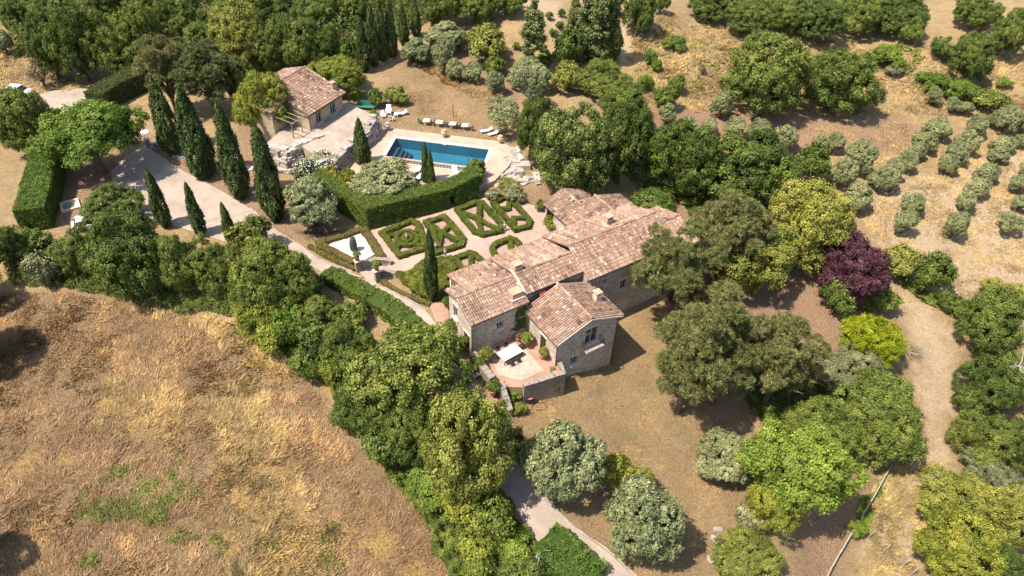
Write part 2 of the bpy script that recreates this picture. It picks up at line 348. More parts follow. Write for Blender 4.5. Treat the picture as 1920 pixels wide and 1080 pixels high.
def ribbon(name, pts, w, m, dz=.04, kind='structure', lat=6):
    l, r = offset_line(pts, w); V = []; Fc = []
    for a, b in zip(l, r):
        for k in range(lat+1): q = a.lerp(b, k/lat); V.append((q.x, q.y, float(T(q.x, q.y))+dz))
    for i in range(len(pts)-1):
        for k in range(lat): s = i*(lat+1)+k; Fc.append((s, s+lat+1, s+lat+2, s+1))
    o = link(bpy.data.objects.new(name, npmesh(name, V, Fc, m))); tag(o, kind=kind)
    return o

# ------------------------------------------------------------------ foliage
def rdir(n): d = RNG.normal(size=(n, 3)); return d/np.linalg.norm(d, axis=1, keepdims=True)
def leaf_quads(P, nrm, size, elong=1.5, axis=None, spread=.62):
    """rhombus leaves; nrm: facing direction, axis: preferred long direction"""
    n = len(P); nn = nrm+RNG.normal(size=(n, 3))*spread; nn /= np.linalg.norm(nn, axis=1, keepdims=True)+1e-9
    a = RNG.normal(size=(n, 3)) if axis is None else axis+RNG.normal(size=(n, 3))*.35
    t = a-(a*nn).sum(1, keepdims=True)*nn; t /= np.linalg.norm(t, axis=1, keepdims=True)+1e-9; b = np.cross(nn, t)
    s = (size*RNG.uniform(.6, 1.3, n))[:, None]
    V = np.stack([P-t*s*elong*.5, P+b*s*.5, P+t*s*elong*.5, P-b*s*.5], 1).reshape(-1, 3)
    return V, np.arange(n*4).reshape(n, 4)
def clumpy(centres, radii, n, sub, size, elong=1.4, spread=.62, axis=None, low=-.55, squash=.85):
    """leaves gathered in small bunches over overlapping lumps"""
    C = np.array(centres); R = np.array(radii); K = len(C); per = np.maximum(1, (n*R**2/np.sum(R**2)).astype(int)); Ps, Ns, Ts = [], [], []
    for i in range(K):
        m = max(4, int(sub*R[i]**2)); d = rdir(m*3); d = d[d[:, 2] > low][:m]; d[:, 2] *= squash
        sc = C[i]+d*R[i]*RNG.uniform(.82, 1.1, (len(d), 1))
        D = np.linalg.norm(sc[:, None]-C[None], axis=2)/R[None]; D[:, i] = 9; keep = D.min(1) > .72; sc = sc[keep]; dd = d[keep]
        if len(sc) == 0: continue
        idx = RNG.integers(0, len(sc), per[i]); sig = R[i]*.62/math.sqrt(m)+size*.35
        off = RNG.normal(size=(per[i], 3))*sig; Ps.append(sc[idx]+off); Ns.append(dd[idx]+off/(sig*2.2)+np.array([0, 0, .35]))
        bt = RNG.uniform(.25, .75, len(sc))+RNG.normal(0, .09); Ts.append(np.clip(bt[idx]+RNG.normal(0, .13, per[i])+(off@np.array([0, 0, 1]))/sig*.06, 0, 1))
    P = np.vstack(Ps); Nn = np.vstack(Ns); tt = np.concatenate(Ts)
    V, Fc = leaf_quads(P, Nn, size, elong, axis, spread); return V, Fc, tt
def lumps(R, H, k, rr=(.3, .45), shell=(.5, .82), zlow=-.5, top=1.0):
    d = rdir(k*3); d = d[d[:, 2] > zlow][:k]; s = RNG.uniform(*shell, len(d))[:, None]; c = d*s*np.array([R, R, H*top])
    c = np.vstack([c, [[0, 0, 0]]]); r = np.append(RNG.uniform(*rr, len(d))*min(R, H*1.1), min(R, H)*.62); return c, r
def trunk_mesh(name, R, H, th, m, limbs=6, r0=None, cypress=False, lean=0):
    b = MB(); r0 = r0 or R*.075+.05
    b.tube([(0, 0, -.4), (.02*R, 0, th*.5), (lean, .03*R, th), (lean*1.3, 0, th+H*.9)], [r0*1.35, r0, r0*.85, r0*.3], 8)
    for i in range(limbs):
        a = 2*math.pi*i/limbs+random.uniform(-.4, .4); e = random.uniform(.25, 1.2); l = random.uniform(.55, .85)
        st = Vector((lean, 0, th*random.uniform(.7, 1.1))); en = Vector((math.cos(a)*R*l, math.sin(a)*R*l, th+H*e)); md = st.lerp(en, .5)+Vector((0, 0, H*.12))
        b.tube([st, md, en], [r0*.55, r0*.35, r0*.12], 5)
        for k in range(2):
            e2 = md.lerp(en, .6)+Vector((random.uniform(-1, 1), random.uniform(-1, 1), random.uniform(.1, 1)))*R*.28
            b.tube([md.lerp(en, random.uniform(0, .4)), e2], [r0*.25, r0*.08], 4)
    return b.mesh(name, m)
ARCH = {}                                                          # kind -> list of (crown mesh, trunk mesh, R, H, clear)
def arch(kind, R, H, clear, V, Fc, tt, m, bark='bark', limbs=6, r0=None):
    V = V+np.array([0, 0, clear+H]); cm = npmesh(kind+'_crown', V, Fc, M[m], tt)
    tm = trunk_mesh(kind+'_trunk', R, H, clear+H*.25, M[bark], limbs, r0); ARCH.setdefault(kind, []).append((cm, tm, R, H, clear))
def make_arch():
    for kind, mm in (('oak', 'oak'), ('linden', 'linden'), ('yellow', 'yellowgreen'), ('golden', 'golden'), ('plum', 'plum'), ('acid', 'acid'), ('limetree', 'lime'), ('darktree', 'darkleaf'), ('greytree', 'greyshrub')):
        for q in range(3 if kind in ('oak',) else 2):              # large
            R, H = 4.2, 3.6; c, r = lumps(R, H, 80, (.15, .21), (.82, .9), -.85) if kind == 'linden' else lumps(R, H, 30 if kind not in ('linden', 'limetree', 'darktree') else 38, (.26, .42) if kind not in ('linden', 'limetree', 'darktree') else (.2, .32), (.55, .85) if kind not in ('linden', 'limetree', 'darktree') else (.68, .84), -.85)
            V, Fc, tt = clumpy(c, r, 62000, 20, .14, 1.35); 
            tt = np.clip(tt+(.16 if kind in ('linden', 'limetree') else 0), 0, 1)
            arch(kind, R, H, .35, V, Fc, tt, mm)
    for q in range(2):
        R, H = 4.2, 3.4; c, r = lumps(R, H, 30, (.2, .34), (.5, .92)); V, Fc, tt = clumpy(c, r, 52000, 18, .145, 1.3); arch('bright', R, H, 1.4, V, Fc, tt, 'bright')
    for kind, mm, sz in (('oakbush', 'oak', .14), ('yellowbush', 'yellowgreen', .13), ('brightbush', 'bright', .13), ('greybush', 'greyshrub', .12), ('drybush', 'dry', .12), ('clipbush', 'clip', .1), ('goldbush', 'golden', .13)):
        for q in range(2):
            R, H = 1.6, 1.3; c, r = lumps(R, H, 12, (.3, .5), (.4, .75), -.3); 
            if kind == 'clipbush': c, r = [(0, 0, 0)], [R*.95]
            n = 7500 if kind != 'drybush' else 2600
            V, Fc, tt = clumpy(c, r, n, 45, sz, 1.4); arch(kind, R, H, .05 if kind != 'drybush' else .2, V, Fc, tt, mm, limbs=5)
    for q in range(3):                                             # olives: upward wisps over soft lumps
        R, H = 2.6, 2.3; c, r = lumps(R, H, 24, (.28, .40), (.52, .80), -.6)
        V, Fc, tt = clumpy(c, r, 30000, 55, .10, 2.6, .6, None, -.5); arch('olive', R, H, .5, V, Fc, tt, 'olive', limbs=7, r0=.2)
    R, H = 2.6, 2.3; c, r = lumps(R, H, 16, (.25, .4), (.5, .85), -.4); V, Fc, tt = clumpy(c, r, 9000, 40, .10, 2.6, .6); arch('thinolive', R, H, .7, V, Fc, tt, 'olive', 'deadbark', 10, .16)
    for q in range(3):                                             # cypress
        R, H = 1.25, 6.0; n = 20000; nb = 950
        def prof(t): return np.clip(np.power(np.clip(t, 0, 1), .62)*1.38*np.power(np.clip(1-t, 0, 1), .0)*np.where(t > .75, np.sqrt(np.clip((1-t)/.25, .02, 1)), 1), .03, 1)
        t = RNG.uniform(0, 1, nb); a = RNG.uniform(0, 2*math.pi, nb); rr = R*prof(t)*RNG.uniform(.84, 1.03, nb)*(1+.13*np.sin(a*3+t*9+q)+.10*np.sin(a*5-t*17+q*2)+.06*np.sin(a*9+t*31))
        B = np.stack([np.cos(a)*rr, np.sin(a)*rr, H-2*H*t], 1); idx = RNG.integers(0, nb, n); off = RNG.normal(size=(n, 3))*np.array([.07, .07, .26])
        P = B[idx]+off; nr = np.stack([np.cos(a), np.sin(a), 0*a+.35], 1)[idx]; bt = RNG.uniform(.15, .8, nb)
        V, Fc = leaf_quads(P, nr, .12, 2.8, np.tile([0, 0, 1.0], (n, 1)), .5); arch('cypress', R, H, .25, V, Fc, np.clip(bt[idx]+RNG.normal(0, .12, n), 0, 1), 'cypress', limbs=0, r0=.18)
    for q in range(2):                                             # poplar
        R, H = 1.7, 6.5; cs = []; rs = []
        for i in range(46):
            t = random.random(); a = random.random()*6.28; w = R*min(1, .25+1.3*t)*(1 if t < .8 else .85)*.62; cs.append((math.cos(a)*w*random.uniform(.4, 1), math.sin(a)*w*random.uniform(.4, 1), H*.95-2*H*t*.93)); rs.append(random.uniform(.4, .72)*min(1, .5+t*1.5))
        V, Fc, tt = clumpy(cs, rs, 17000, 24, .2, 1.4, .8, None, -.9, 1.3); arch('poplar', R, H, .3, V, Fc, tt, 'poplar', limbs=0, r0=.25)
    for q in range(3):                                             # pine: whorls of needle tufts
        R, H = 3.8, 4.4; nb = 2100; c, r = lumps(R, H, 46, (.19, .31), (.45, .92), -.8); P0 = []; 
        for i in range(len(c)):
            m = int(nb*r[i]**2/np.sum(r**2))+3; d = rdir(m); d[:, 2] = np.abs(d[:, 2])*.8-.15; P0.append(c[i]+d*r[i]*RNG.uniform(.75, 1.05, (m, 1)))
        B = np.vstack(P0); nb = len(B); k = 26; idx = np.repeat(np.arange(nb), k); d = rdir(nb*k); d[:, 2] = d[:, 2]*.8+.45; d /= np.linalg.norm(d, axis=1, keepdims=True)
        P = B[idx]+d*.2; V, Fc = leaf_quads(P, rdir(nb*k), .055, 6.5, d*3, .2); bt = RNG.uniform(.2, .75, nb)
        arch('pine', R, H, 1.6, V, Fc, np.clip(bt[idx]+RNG.normal(0, .12, nb*k)+d[:, 2]*.1, 0, 1), 'pine', limbs=16, r0=.28)
make_arch()
def fit(x0, y0, x1, y1, clear_f=.05, hmax=6):
    """crown box in the picture -> base point, radius, half height, clear stem"""
    cx, cy, w, h = (x0+x1)/2, (y0+y1)/2, x1-x0, y1-y0; d = ray(cx, cy); dn = np.linalg.norm(d); dep = math.asin(-d[2]/dn); z = 2.0
    for _ in range(8):
        q = un(cx, cy, z); g = float(T(q[0], q[1])); dist = math.dist(q, (0, 0, CAM_H)); k = dist/(dn)
        R = w/2*k; hh = (h/2*k)**2-(R*math.sin(dep))**2; Hc = math.sqrt(max(hh, 0))/math.cos(dep) if hh > 0 else 0
        Hc = min(max(Hc, .55*R), hmax*R); z = g+Hc*(1+2*clear_f)
    return (q[0], q[1], g), R, Hc
def copy_of(me, name, parent): return link(bpy.data.objects.new(name, me), parent)
def tree(kind, box, label, name, cat='tree', group=None, pick=None, parts=True, extra=1.0):
    if kind == 'olive' and box[0] > 1150: extra = .93 if box[0] > 1440 else .92
    if name == 'oak_tree': extra = .9
    if kind in ('linden', 'darktree'): extra = .92
    (x, y, g), R, Hc = fit(*box, hmax=1.7 if kind == 'pine' else 1.55 if kind in ('linden', 'limetree', 'darktree') else 1.12 if box[1]+box[3] > 260 else 1.45); A = ARCH[kind][(pick if pick is not None else random.randrange(9)) % len(ARCH[kind])]
    cm, tm, R0, H0, c0 = A; hz = Hc/H0; sr = R/R0*extra
    o = empty(name, (x, y, g-.05), random.uniform(0, 6.28), label, cat, group); o.scale = (sr, sr*random.uniform(.92, 1.08), hz)
    copy_of(tm, 'trunk', o); copy_of(cm, 'crown', o); return o
def hedge(name, path, w, h, m, label, cat='hedge', group=None, z0=None, leaf=.09, dens=260, closed=False, lump=.05, parent=None, zf=None):
    """clipped hedge along a line: solid body plus a skin of leaves"""
    pts = [Vector((p[0], p[1])) for p in path]; P = []; Nn = []; body = MB(); n = len(pts); segs = n if closed else n-1
    def off(i):
        a = pts[(i-1) % n] if closed or i > 0 else pts[i]; b = pts[(i+1) % n] if closed or i < n-1 else pts[i]
        d1 = (pts[i]-a); d2 = (b-pts[i]); d1 = d1.normalized() if d1.length > 0 else d2.normalized(); d2 = d2.normalized() if d2.length > 0 else d1
        nn = (Vector((-d1.y, d1.x))+Vector((-d2.y, d2.x))).normalized(); c = max(.45, nn.dot(Vector((-d1.y, d1.x)))); return nn/c
    zz = [float(T(p.x, p.y)) if z0 is None else z0 for p in pts]; s = .93
    hs = [h*(zf[i] if zf else 1) for i in range(n)]
    for i in range(segs):
        j = (i+1) % n; a, b = pts[i], pts[j]; na, nb = off(i)*w/2, off(j)*w/2
        q = [(a-na*s, zz[i]), (b-nb*s, zz[j]), (b+nb*s, zz[j]), (a+na*s, zz[i])]; H4 = [hs[i], hs[j], hs[j], hs[i]]
        body.hexa([(p.x, p.y, z-.15) for p, z in q], [(p.x, p.y, z+hh*.96) for (p, z), hh in zip(q, H4)], .25)
        Ln = (b-a).length; d = (b-a).normalized()
        def quad(p00, p10, p11, p01, nrm, area):
            k = max(4, int(area*dens)); u = RNG.uniform(0, 1, (k, 1)); v = RNG.uniform(0, 1, (k, 1))
            X = (np.array(p00)*(1-u)+np.array(p10)*u)*(1-v)+(np.array(p01)*(1-u)+np.array(p11)*u)*v
            l = (vnoise(X[:, 0]+X[:, 2]*.7, X[:, 1]-X[:, 2]*.5, .45, 3)+.6*vnoise(X[:, 0], X[:, 1]+X[:, 2], 1.3, 5))*lump
            P.append(X+np.array(nrm)*(l[:, None]+RNG.normal(0, .02, (k, 1)))); Nn.append(np.tile(nrm, (k, 1)))
        L3 = lambda p, z: (p.x, p.y, z)
        quad(L3(a-na, zz[i]+hs[i]), L3(b-nb, zz[j]+hs[j]), L3(b+nb, zz[j]+hs[j]), L3(a+na, zz[i]+hs[i]), (0, 0, 1), Ln*w)
        for sg, o_a, o_b in ((1, na, nb), (-1, -na, -nb)):
            nr = Vector((-d.y, d.x))*sg
            quad(L3(a+o_a, zz[i]), L3(b+o_b, zz[j]), L3(b+o_b, zz[j]+hs[j]), L3(a+o_a, zz[i]+hs[i]), (nr.x, nr.y, .1), Ln*h)
        if not closed:
            for e, nn_, zz_, hh, ok in ((a, na, zz[i], hs[i], i == 0), (b, nb, zz[j], hs[j], i == segs-1)):
                if ok: dd = -d if e is a else d; quad(L3(e-nn_, zz_), L3(e+nn_, zz_), L3(e+nn_, zz_+hh), L3(e-nn_, zz_+hh), (dd.x, dd.y, .1), w*h)
    P = np.vstack(P); Nn = np.vstack(Nn).astype(float); V, Fc = leaf_quads(P, Nn, leaf, 1.3, None, .7)
    tt = np.clip(.5+.28*vnoise(P[:, 0]+P[:, 2], P[:, 1]-P[:, 2], .35, 8)+RNG.normal(0, .13, len(P)), 0, 1)
    bv = np.array(body.v); bf = body.f; k0 = len(V)
    V = np.vstack([V, bv]); F2 = np.array(bf)+k0; me = npmesh(name, V, np.vstack([Fc, F2]), M[m], np.append(tt, np.full(len(F2), .15)))
    o = link(bpy.data.objects.new(name, me), parent)
    if parent is None: tag(o, label, cat, group)
    return o
def cover(name, poly, h, n, leaf, m, label=None, cat=None, kind='stuff', sub=.5, z=None, elong=1.4, thr=None, lumpn=1.6):
    """low growth over an area: lumps of leaves of varying height"""
    xs = [p[0] for p in poly]; ys = [p[1] for p in poly]; k = n*3; X = RNG.uniform(min(xs), max(xs), k); Y = RNG.uniform(min(ys), max(ys), k)
    ok = inpoly(X+vnoise(X, Y, 1.5, 4)*.5, Y+vnoise(X, Y, 1.5, 6)*.5, poly); X = X[ok][:n]; Y = Y[ok][:n]
    hh = h*np.clip(.55+.5*vnoise(X, Y, lumpn, 2)+.35*vnoise(X, Y, lumpn*.3, 9), .05, 1.6)
    if thr is not None: s = vnoise(X, Y, 2.2, 13)+.5*vnoise(X, Y, .8, 14) > thr; X, Y, hh = X[s], Y[s], hh[s]
    e = .25; g = lambda a, b: h*np.clip(.55+.5*vnoise(a, b, lumpn, 2)+.35*vnoise(a, b, lumpn*.3, 9), .05, 1.6)
    nx = -(g(X+e, Y)-g(X-e, Y))/(2*e); ny = -(g(X, Y+e)-g(X, Y-e))/(2*e); Nn = np.stack([nx, ny, np.ones_like(nx)], 1); Nn /= np.linalg.norm(Nn, axis=1, keepdims=True)
    Z = (T(X, Y) if z is None else z)+hh*np.where(RNG.uniform(0, 1, len(X)) < .7, 1, RNG.uniform(0, 1, len(X))); P = np.stack([X, Y, Z], 1)
    V, Fc = leaf_quads(P, Nn, leaf, elong, None, .6); tt = np.clip(.5+.3*vnoise(X, Y, .5, 8)+.2*vnoise(X, Y, 3, 18)+RNG.normal(0, .14, len(X)), 0, 1)
    o = link(bpy.data.objects.new(name, npmesh(name, V, Fc, M[m], tt))); tag(o, label, cat, None, kind); return o
# ------------------------------------------------------------------ the land
HA = math.radians(33.8); HO = un(885, 668, 0); HU = np.array([math.cos(HA), math.sin(HA)]); HV = np.array([-math.sin(HA), math.cos(HA)])
def hw(u, v, z=0.0): q = HO[:2]+u*HU+v*HV; return (q[0], q[1], z)
AA = math.radians(62.5); AO = un(583, 243, 3.5); AU = np.array([math.cos(AA), math.sin(AA)]); AV = np.array([-math.sin(AA), math.cos(AA)])
def aw(u, v, z=0.0): q = AO[:2]+u*AU+v*AV; return (q[0], q[1], z)
PO = un(742.5, 258.75, 1.5)[:2]; PE = un(917.5, 280, 1.5)[:2]-PO; PLEN = float(np.linalg.norm(PE)); PE /= PLEN; PF = np.array([PE[1], -PE[0]]); PWID = 5.8
def pw(a, b, z=1.5): q = PO+PE*a+PF*b; return (q[0], q[1], z)
pool_rect = [pw(0, 0), pw(PLEN, 0), pw(PLEN, PWID), pw(0, PWID)]
DECK = [un(*p, 1.5) for p in [(704,238),(748,242),(945,266),(968,285),(955,310),(928,338),(893,352),(700,368),(640,345),(662,302)]]
ATERR = [un(*p, 3.5) for p in [(703,228),(697,214),(650,192),(560,215),(500,268),(520,285),(560,268),(600,300),(628,293),(668,256)]]
COURT = [hw(0.1, .5), hw(7, .5), hw(7.2, -5.6), hw(6.9, -7.0), hw(2.2, -6.2), hw(-.1, -4.6), hw(-.25, -4.0)]
def lower(poly, z):
    k = inpoly(GXX, GYY, poly); GZ[k] = np.minimum(GZ[k], z)
lower(DECK, 1.35); lower([pw(-.4, -.4), pw(PLEN+.4, -.4), pw(PLEN+.4, PWID+.4), pw(-.4, PWID+.4)], -.9); lower(ATERR, 3.2); lower(COURT, -.3)
ZA = np.zeros((GNY, GNX, 4), np.float32); ZB = np.zeros_like(ZA)
wx = GXX+vnoise(GXX, GYY, 3.5, 21)*1.3+vnoise(GXX, GYY, 1.1, 22)*.5; wy = GYY+vnoise(GXX, GYY, 3.5, 23)*1.3+vnoise(GXX, GYY, 1.1, 24)*.5
def paint(Z, ch, pix, v=1.0): Z[..., ch] = np.where(inpoly(wx, wy, wpoly(pix)), np.maximum(Z[..., ch], v*(.7 if ch == 2 and Z is ZA else 1)), Z[..., ch])
FIELD = [(-60,540),(150,540),(300,575),(440,630),(560,690),(640,790),(720,880),(790,970),(850,1100),(-60,1150)]
paint(ZA, 0, FIELD, .85)
for p in ([(380,720),(470,700),(560,860),(610,1080),(400,1100),(410,900)], [(170,720),(340,720),(350,810),(190,820)], [(230,550),(360,570),(400,615),(260,590)], [(380,600),(560,660),(610,740),(480,680)], [(0,880),(120,800),(160,900),(40,980)], [(640,900),(800,1000),(820,1090),(620,1090)]): paint(ZA, 1, p, .8)
for p in ([(100,1010),(200,880),(330,850),(345,950),(180,1060)], [(180,600),(260,610),(240,660),(190,650)], [(260,540),(620,600),(600,650),(420,610)], [(560,1000),(650,980),(650,1040),(560,1050)], [(0,880),(60,860),(60,900),(0,910)],
          [(1240,60),(1290,60),(1300,110),(1260,120)], [(1190,120),(1240,110),(1270,180),(1200,190)], [(1590,60),(1680,90),(1830,180),(1800,200),(1700,130),(1600,90)], [(1860,140),(1920,150),(1920,180),(1870,170)], [(1350,90),(1200,60),(1350,60)], [(1400,0),(1240,0),(1330,60)],
          [(1560,230),(1700,260),(1690,290),(1560,260)], [(1600,960),(1650,880),(1660,920),(1625,1010)], [(1520,1010),(1590,980),(1640,1080),(1500,1080)], [(960,20),(1060,20),(1050,90),(970,80)], [(1730,640),(1790,640),(1790,700),(1740,690)]): paint(ZA, 2, p, .55)
paint(ZB, 0, [(1040,715),(1200,585),(1300,560),(1420,640),(1400,800),(1420,1000),(1300,1120),(1150,1100),(1000,880),(950,790)], 1); paint(ZB, 0, [(690,200),(760,100),(960,190),(970,275),(700,250)], 1)
paint(ZB, 0, [(1480,1090),(1600,900),(1650,880),(1560,1090)], .8)
for p in ([(150,215),(300,250),(480,300),(560,370),(640,430),(560,470),(450,400),(290,300),(180,240)], [(110,320),(220,310),(260,390),(100,450)], [(1370,520),(1560,500),(1680,600),(1560,700),(1400,660),(1380,850),(1300,800)], [(900,350),(1060,340),(1080,400),(1010,410),(940,370)], [(440,250),(520,190),(620,130),(700,120),(600,200),(560,330),(480,320)],
          [(1440,1090),(1590,880),(1640,880),(1540,1090)], [(1180,350),(1340,390),(1300,440),(1200,400)], [(840,80),(1000,150),(960,200),(830,130)], [(1220,200),(1440,200),(1700,220),(1760,260),(1500,290),(1200,260)]): paint(ZB, 1, p, .9)
for p in ([(1640,500),(1700,530),(1815,640),(1800,760),(1790,880),(1730,990),(1720,1090),(1600,1090),(1600,1000),(1680,880),(1730,760),(1700,620)], [(1600,400),(1700,330),(1930,250),(1930,560),(1800,580),(1650,480)], [(-40,230),(60,185),(180,150),(215,185),(120,215),(60,230)],
          [(1150,-20),(1170,-20),(1200,60),(1180,130),(1150,130),(1160,60)], [(960,0),(1060,0),(1060,60),(1040,130),(1010,150),(1030,80)]): paint(ZB, 2, p, .62)
def blur(Z, n):
    for _ in range(n): Z = (Z+np.roll(Z, 1, 0)+np.roll(Z, -1, 0)+np.roll(Z, 1, 1)+np.roll(Z, -1, 1))/5
    return Z
ZA = blur(ZA, 14); ZB = blur(ZB, 10)
V = np.stack([GXX, GYY, GZ+vnoise(GXX, GYY, 1.7, 31)*.05], -1).reshape(-1, 3)
ii = (np.arange(GNY-1)[:, None]*GNX+np.arange(GNX-1)[None]).ravel()
lm = npmesh('land', V, np.stack([ii, ii+1, ii+GNX+1, ii+GNX], 1), M['land'], None, True)
for nm, Z in (('zone_a', ZA), ('zone_b', ZB)):
    a = lm.attributes.new(nm, 'FLOAT_COLOR', 'POINT'); a.data.foreach_set('color', Z.ravel())
tag(link(bpy.data.objects.new('ground', lm)), kind='structure')
fb = MB(); x0, x1, y0, y1 = GX0, gx[-1], GY0, gy[-1]
fb.face([(x0-500, y0-100, -12), (x1+500, y0-100, -12), (x1+500, y1+900, -12), (x0-500, y1+900, -12)]); tag(fb.build('far_ground', M['land']), kind='structure')
# roads and paths
sheet('gravel_road', wpoly([(208,322),(236,292),(272,272),(300,292),(345,322),(404,352),(470,392),(512,430),(560,460),(596,487),(660,512),(705,532),(760,560),(800,585),(812,600),(842,640),(858,672),(884,712),(925,758),(955,800),(985,850),(1010,905),(1045,960),(1095,1005),(1140,1035),(1200,1090),(1140,1090),(1075,1050),(1020,1030),(985,985),(955,940),(925,880),(900,820),(868,740),(845,700),(820,660),(790,625),(740,590),(690,560),(640,530),(585,500),(545,495),(500,490),(440,460),(380,440),(300,415),(250,405),(216,372)]), M['gravel'], .05)
for pp in (((470,391),(512,429),(560,459),(596,486),(660,511)), ((722,541),(760,559),(800,584)), ((985,848),(1010,903),(1045,958),(1095,1003),(1140,1033),(1200,1088))):
    ribbon('road_edging', smooth_line([on(*p)[:2] for p in pp], 8), .16, M['rock'], .13, lat=1)
sheet('gravel_track', wpoly([(60,182),(100,170),(160,165),(196,185),(150,215),(110,215),(70,230),(0,250),(-40,240),(0,215),(40,205)]), M['coping'] if 0 else M['gravel'], .05)
sheet('front_path', wpoly([(806,572),(838,562),(842,596),(846,640),(868,672),(884,700),(905,728),(936,752),(925,760),(886,712),(860,672),(842,640),(815,600)]), M['brick'], .09)
sheet('garden_path', wpoly([(680,432),(905,372),(935,368),(1040,395),(1062,405),(1050,430),(1000,460),(880,500),(830,500),(790,492),(748,520),(736,512),(700,536),(668,505),(690,500),(728,500)]), M['path'], .05)
sheet('white_gravel_bed', wpoly([(606,456),(678,437),(706,476),(678,492),(655,482)]), M['whitegravel'], .09)
# ------------------------------------------------------------------ pool
def deck_with_hole():
    bm = bmesh.new(); bm.faces.new([bm.verts.new((p[0], p[1], 1.5)) for p in DECK]); bmesh.ops.triangulate(bm, faces=bm.faces[:])
    for co, no in ((pw(0, 0), PF), (pw(0, PWID), PF), (pw(0, 0), PE), (pw(PLEN, 0), PE)): bmesh.ops.bisect_plane(bm, geom=bm.verts[:]+bm.edges[:]+bm.faces[:], plane_co=(co[0], co[1], 1.5), plane_no=(no[0], no[1], 0))
    kill = [f for f in bm.faces if inpoly(np.array(f.calc_center_median().x), np.array(f.calc_center_median().y), pool_rect)]
    bmesh.ops.delete(bm, geom=kill, context='FACES'); bm.normal_update()
    for f in bm.faces:
        if f.normal.z < 0: f.normal_flip()
    ext = bmesh.ops.extrude_edge_only(bm, edges=[e for e in bm.edges if e.is_boundary])
    for v in ext['geom']:
        if isinstance(v, bmesh.types.BMVert): v.co.z -= 1.7
    me = bpy.data.meshes.new('pool_deck'); bm.to_mesh(me); bm.free(); me.materials.append(M['pave']); tag(link(bpy.data.objects.new('pool_deck', me)), kind='structure')
deck_with_hole()
pool = empty('swimming_pool', pw(PLEN/2, PWID/2, 1.5), 0, 'rectangular blue swimming pool with pale stone edge beside the lawn', 'swimming pool')
def under(o, root): o.parent = root; o.matrix_parent_inverse = root.matrix_basis.inverted() if 0 else Matrix.Translation(-Vector(root.location)); return o
b = MB(); c4 = [pw(.01, .01), pw(PLEN-.01, .01), pw(PLEN-.01, PWID-.01), pw(.01, PWID-.01)]; lo = [(p[0], p[1], -.1) for p in c4]; hi = [(p[0], p[1], 1.49) for p in c4]
b.face(lo[::-1])
for i in range(4): b.face([lo[i], hi[i], hi[(i+1) % 4], lo[(i+1) % 4]])
under(b.build('basin', M['poolfloor']), pool)
for k in range(4):
    b = MB(); s = pw(.9+k*.55, 1.9+PWID*.22, 1.12-k*.28); b.box((s[0], s[1], (s[2]-.1)/2), (.5, PWID*.52, s[2]+.1), math.atan2(PE[1], PE[0])); under(b.build('step', M['poolstep']), pool)
b = MB(); b.face([(p[0], p[1], 1.36) for p in c4[::-1]]); under(b.build('water_surface', M['water']), pool)
b = MB()
for (a0, a1, b0, b1) in ((-.45, PLEN+.45, -.45, .03), (-.45, PLEN+.45, PWID-.03, PWID+.45), (-.45, .03, .03, PWID-.03), (PLEN-.03, PLEN+.45, .03, PWID-.03)):
    q = [pw(a0, b0), pw(a0, b1), pw(a1, b1), pw(a1, b0)]; b.hexa([(p[0], p[1], 1.45) for p in q], [(p[0], p[1], 1.54) for p in q])
under(b.build('coping', M['coping']), pool)
s = pw(7.1, -.02, 1.5); b = MB(); b.box((s[0], s[1], 1.42), (.5, .12, .14), math.atan2(PE[1], PE[0])); under(b.build('skimmer', M['white']), pool)
bal = empty('balustrade', pw(PLEN/2, PWID+.35, 1.5), 0, 'low stone balustrade with small balusters along the near edge of the pool', 'balustrade')
rail = MB(); q = [pw(.2, PWID+.18), pw(.2, PWID+.5), pw(PLEN-.6, PWID+.5), pw(PLEN-.6, PWID+.18)]; rail.hexa([(p[0], p[1], 2.1) for p in q], [(p[0], p[1], 2.2) for p in q]); under(rail.build('rail', M['brickch']), bal)
bmb = MB(); bmb.lathe((0, 0, 0), [(.09, 0), (.09, .06), (.05, .1), (.11, .25), (.06, .42), (.05, .5), (.09, .56)], 8); bm_ = bmb.mesh('baluster', M['coping'])
for k in range(30):
    p = pw(.5+k*(PLEN-1.4)/29, PWID+.34, 1.54); o = copy_of(bm_, 'baluster', bal); o.location = Vector(p)-Vector(bal.location)
# ------------------------------------------------------------------ rough stone walls and rocks
def rubble(name, pts, z0, z1, m, label, cat='stone wall', thick=.5, bw=(.35, .9), rh=(.14, .26), lean=.0, jag=.5, group=None, capm=None):
    b = MB(); P = [Vector((p[0], p[1])) for p in pts]
    for i in range(len(P)-1):
        a, c = P[i], P[i+1]; d = (c-a); Ln = d.length; d.normalize(); nn = Vector((d.y, -d.x)); rz = math.atan2(d.y, d.x)
        za = z0 if not callable(z0) else z0(a); z = za; zt = z1[i] if hasattr(z1, '__len__') else z1
        while z < zt:
            h = random.uniform(*rh); x = random.uniform(-.2, 0)
            while x < Ln:
                w = random.uniform(*bw); t = (zt-z)
                q = a+d*(x+w/2)+nn*(t*lean+random.uniform(-.5, .5)*jag*.25)
                if z+h > zt and random.random() < .35*jag: x += w; continue
                b.box((q.x, q.y, z+h/2), (w*.96, thick*random.uniform(.8, 1.2), h*.95), rz+random.uniform(-.06, .06), (random.uniform(-.08, .08)*jag, random.uniform(-.1, .1)*jag), random.random()); x += w
            z += h
        q = (a+c)/2; b.box((q.x, q.y, (za+zt)/2-.1), (Ln, thick*.75, max(.1, zt-za-.1)), rz)
    o = b.build(name, M[m]); return tag(o, label, cat, group)
sheet('annex_terrace', ATERR, M['terrace'], z=3.5, skirt=3.2)
WR = [un(*p, 3.5) for p in [(703,224),(690,240),(670,258),(648,276),(627,296),(604,303)]]
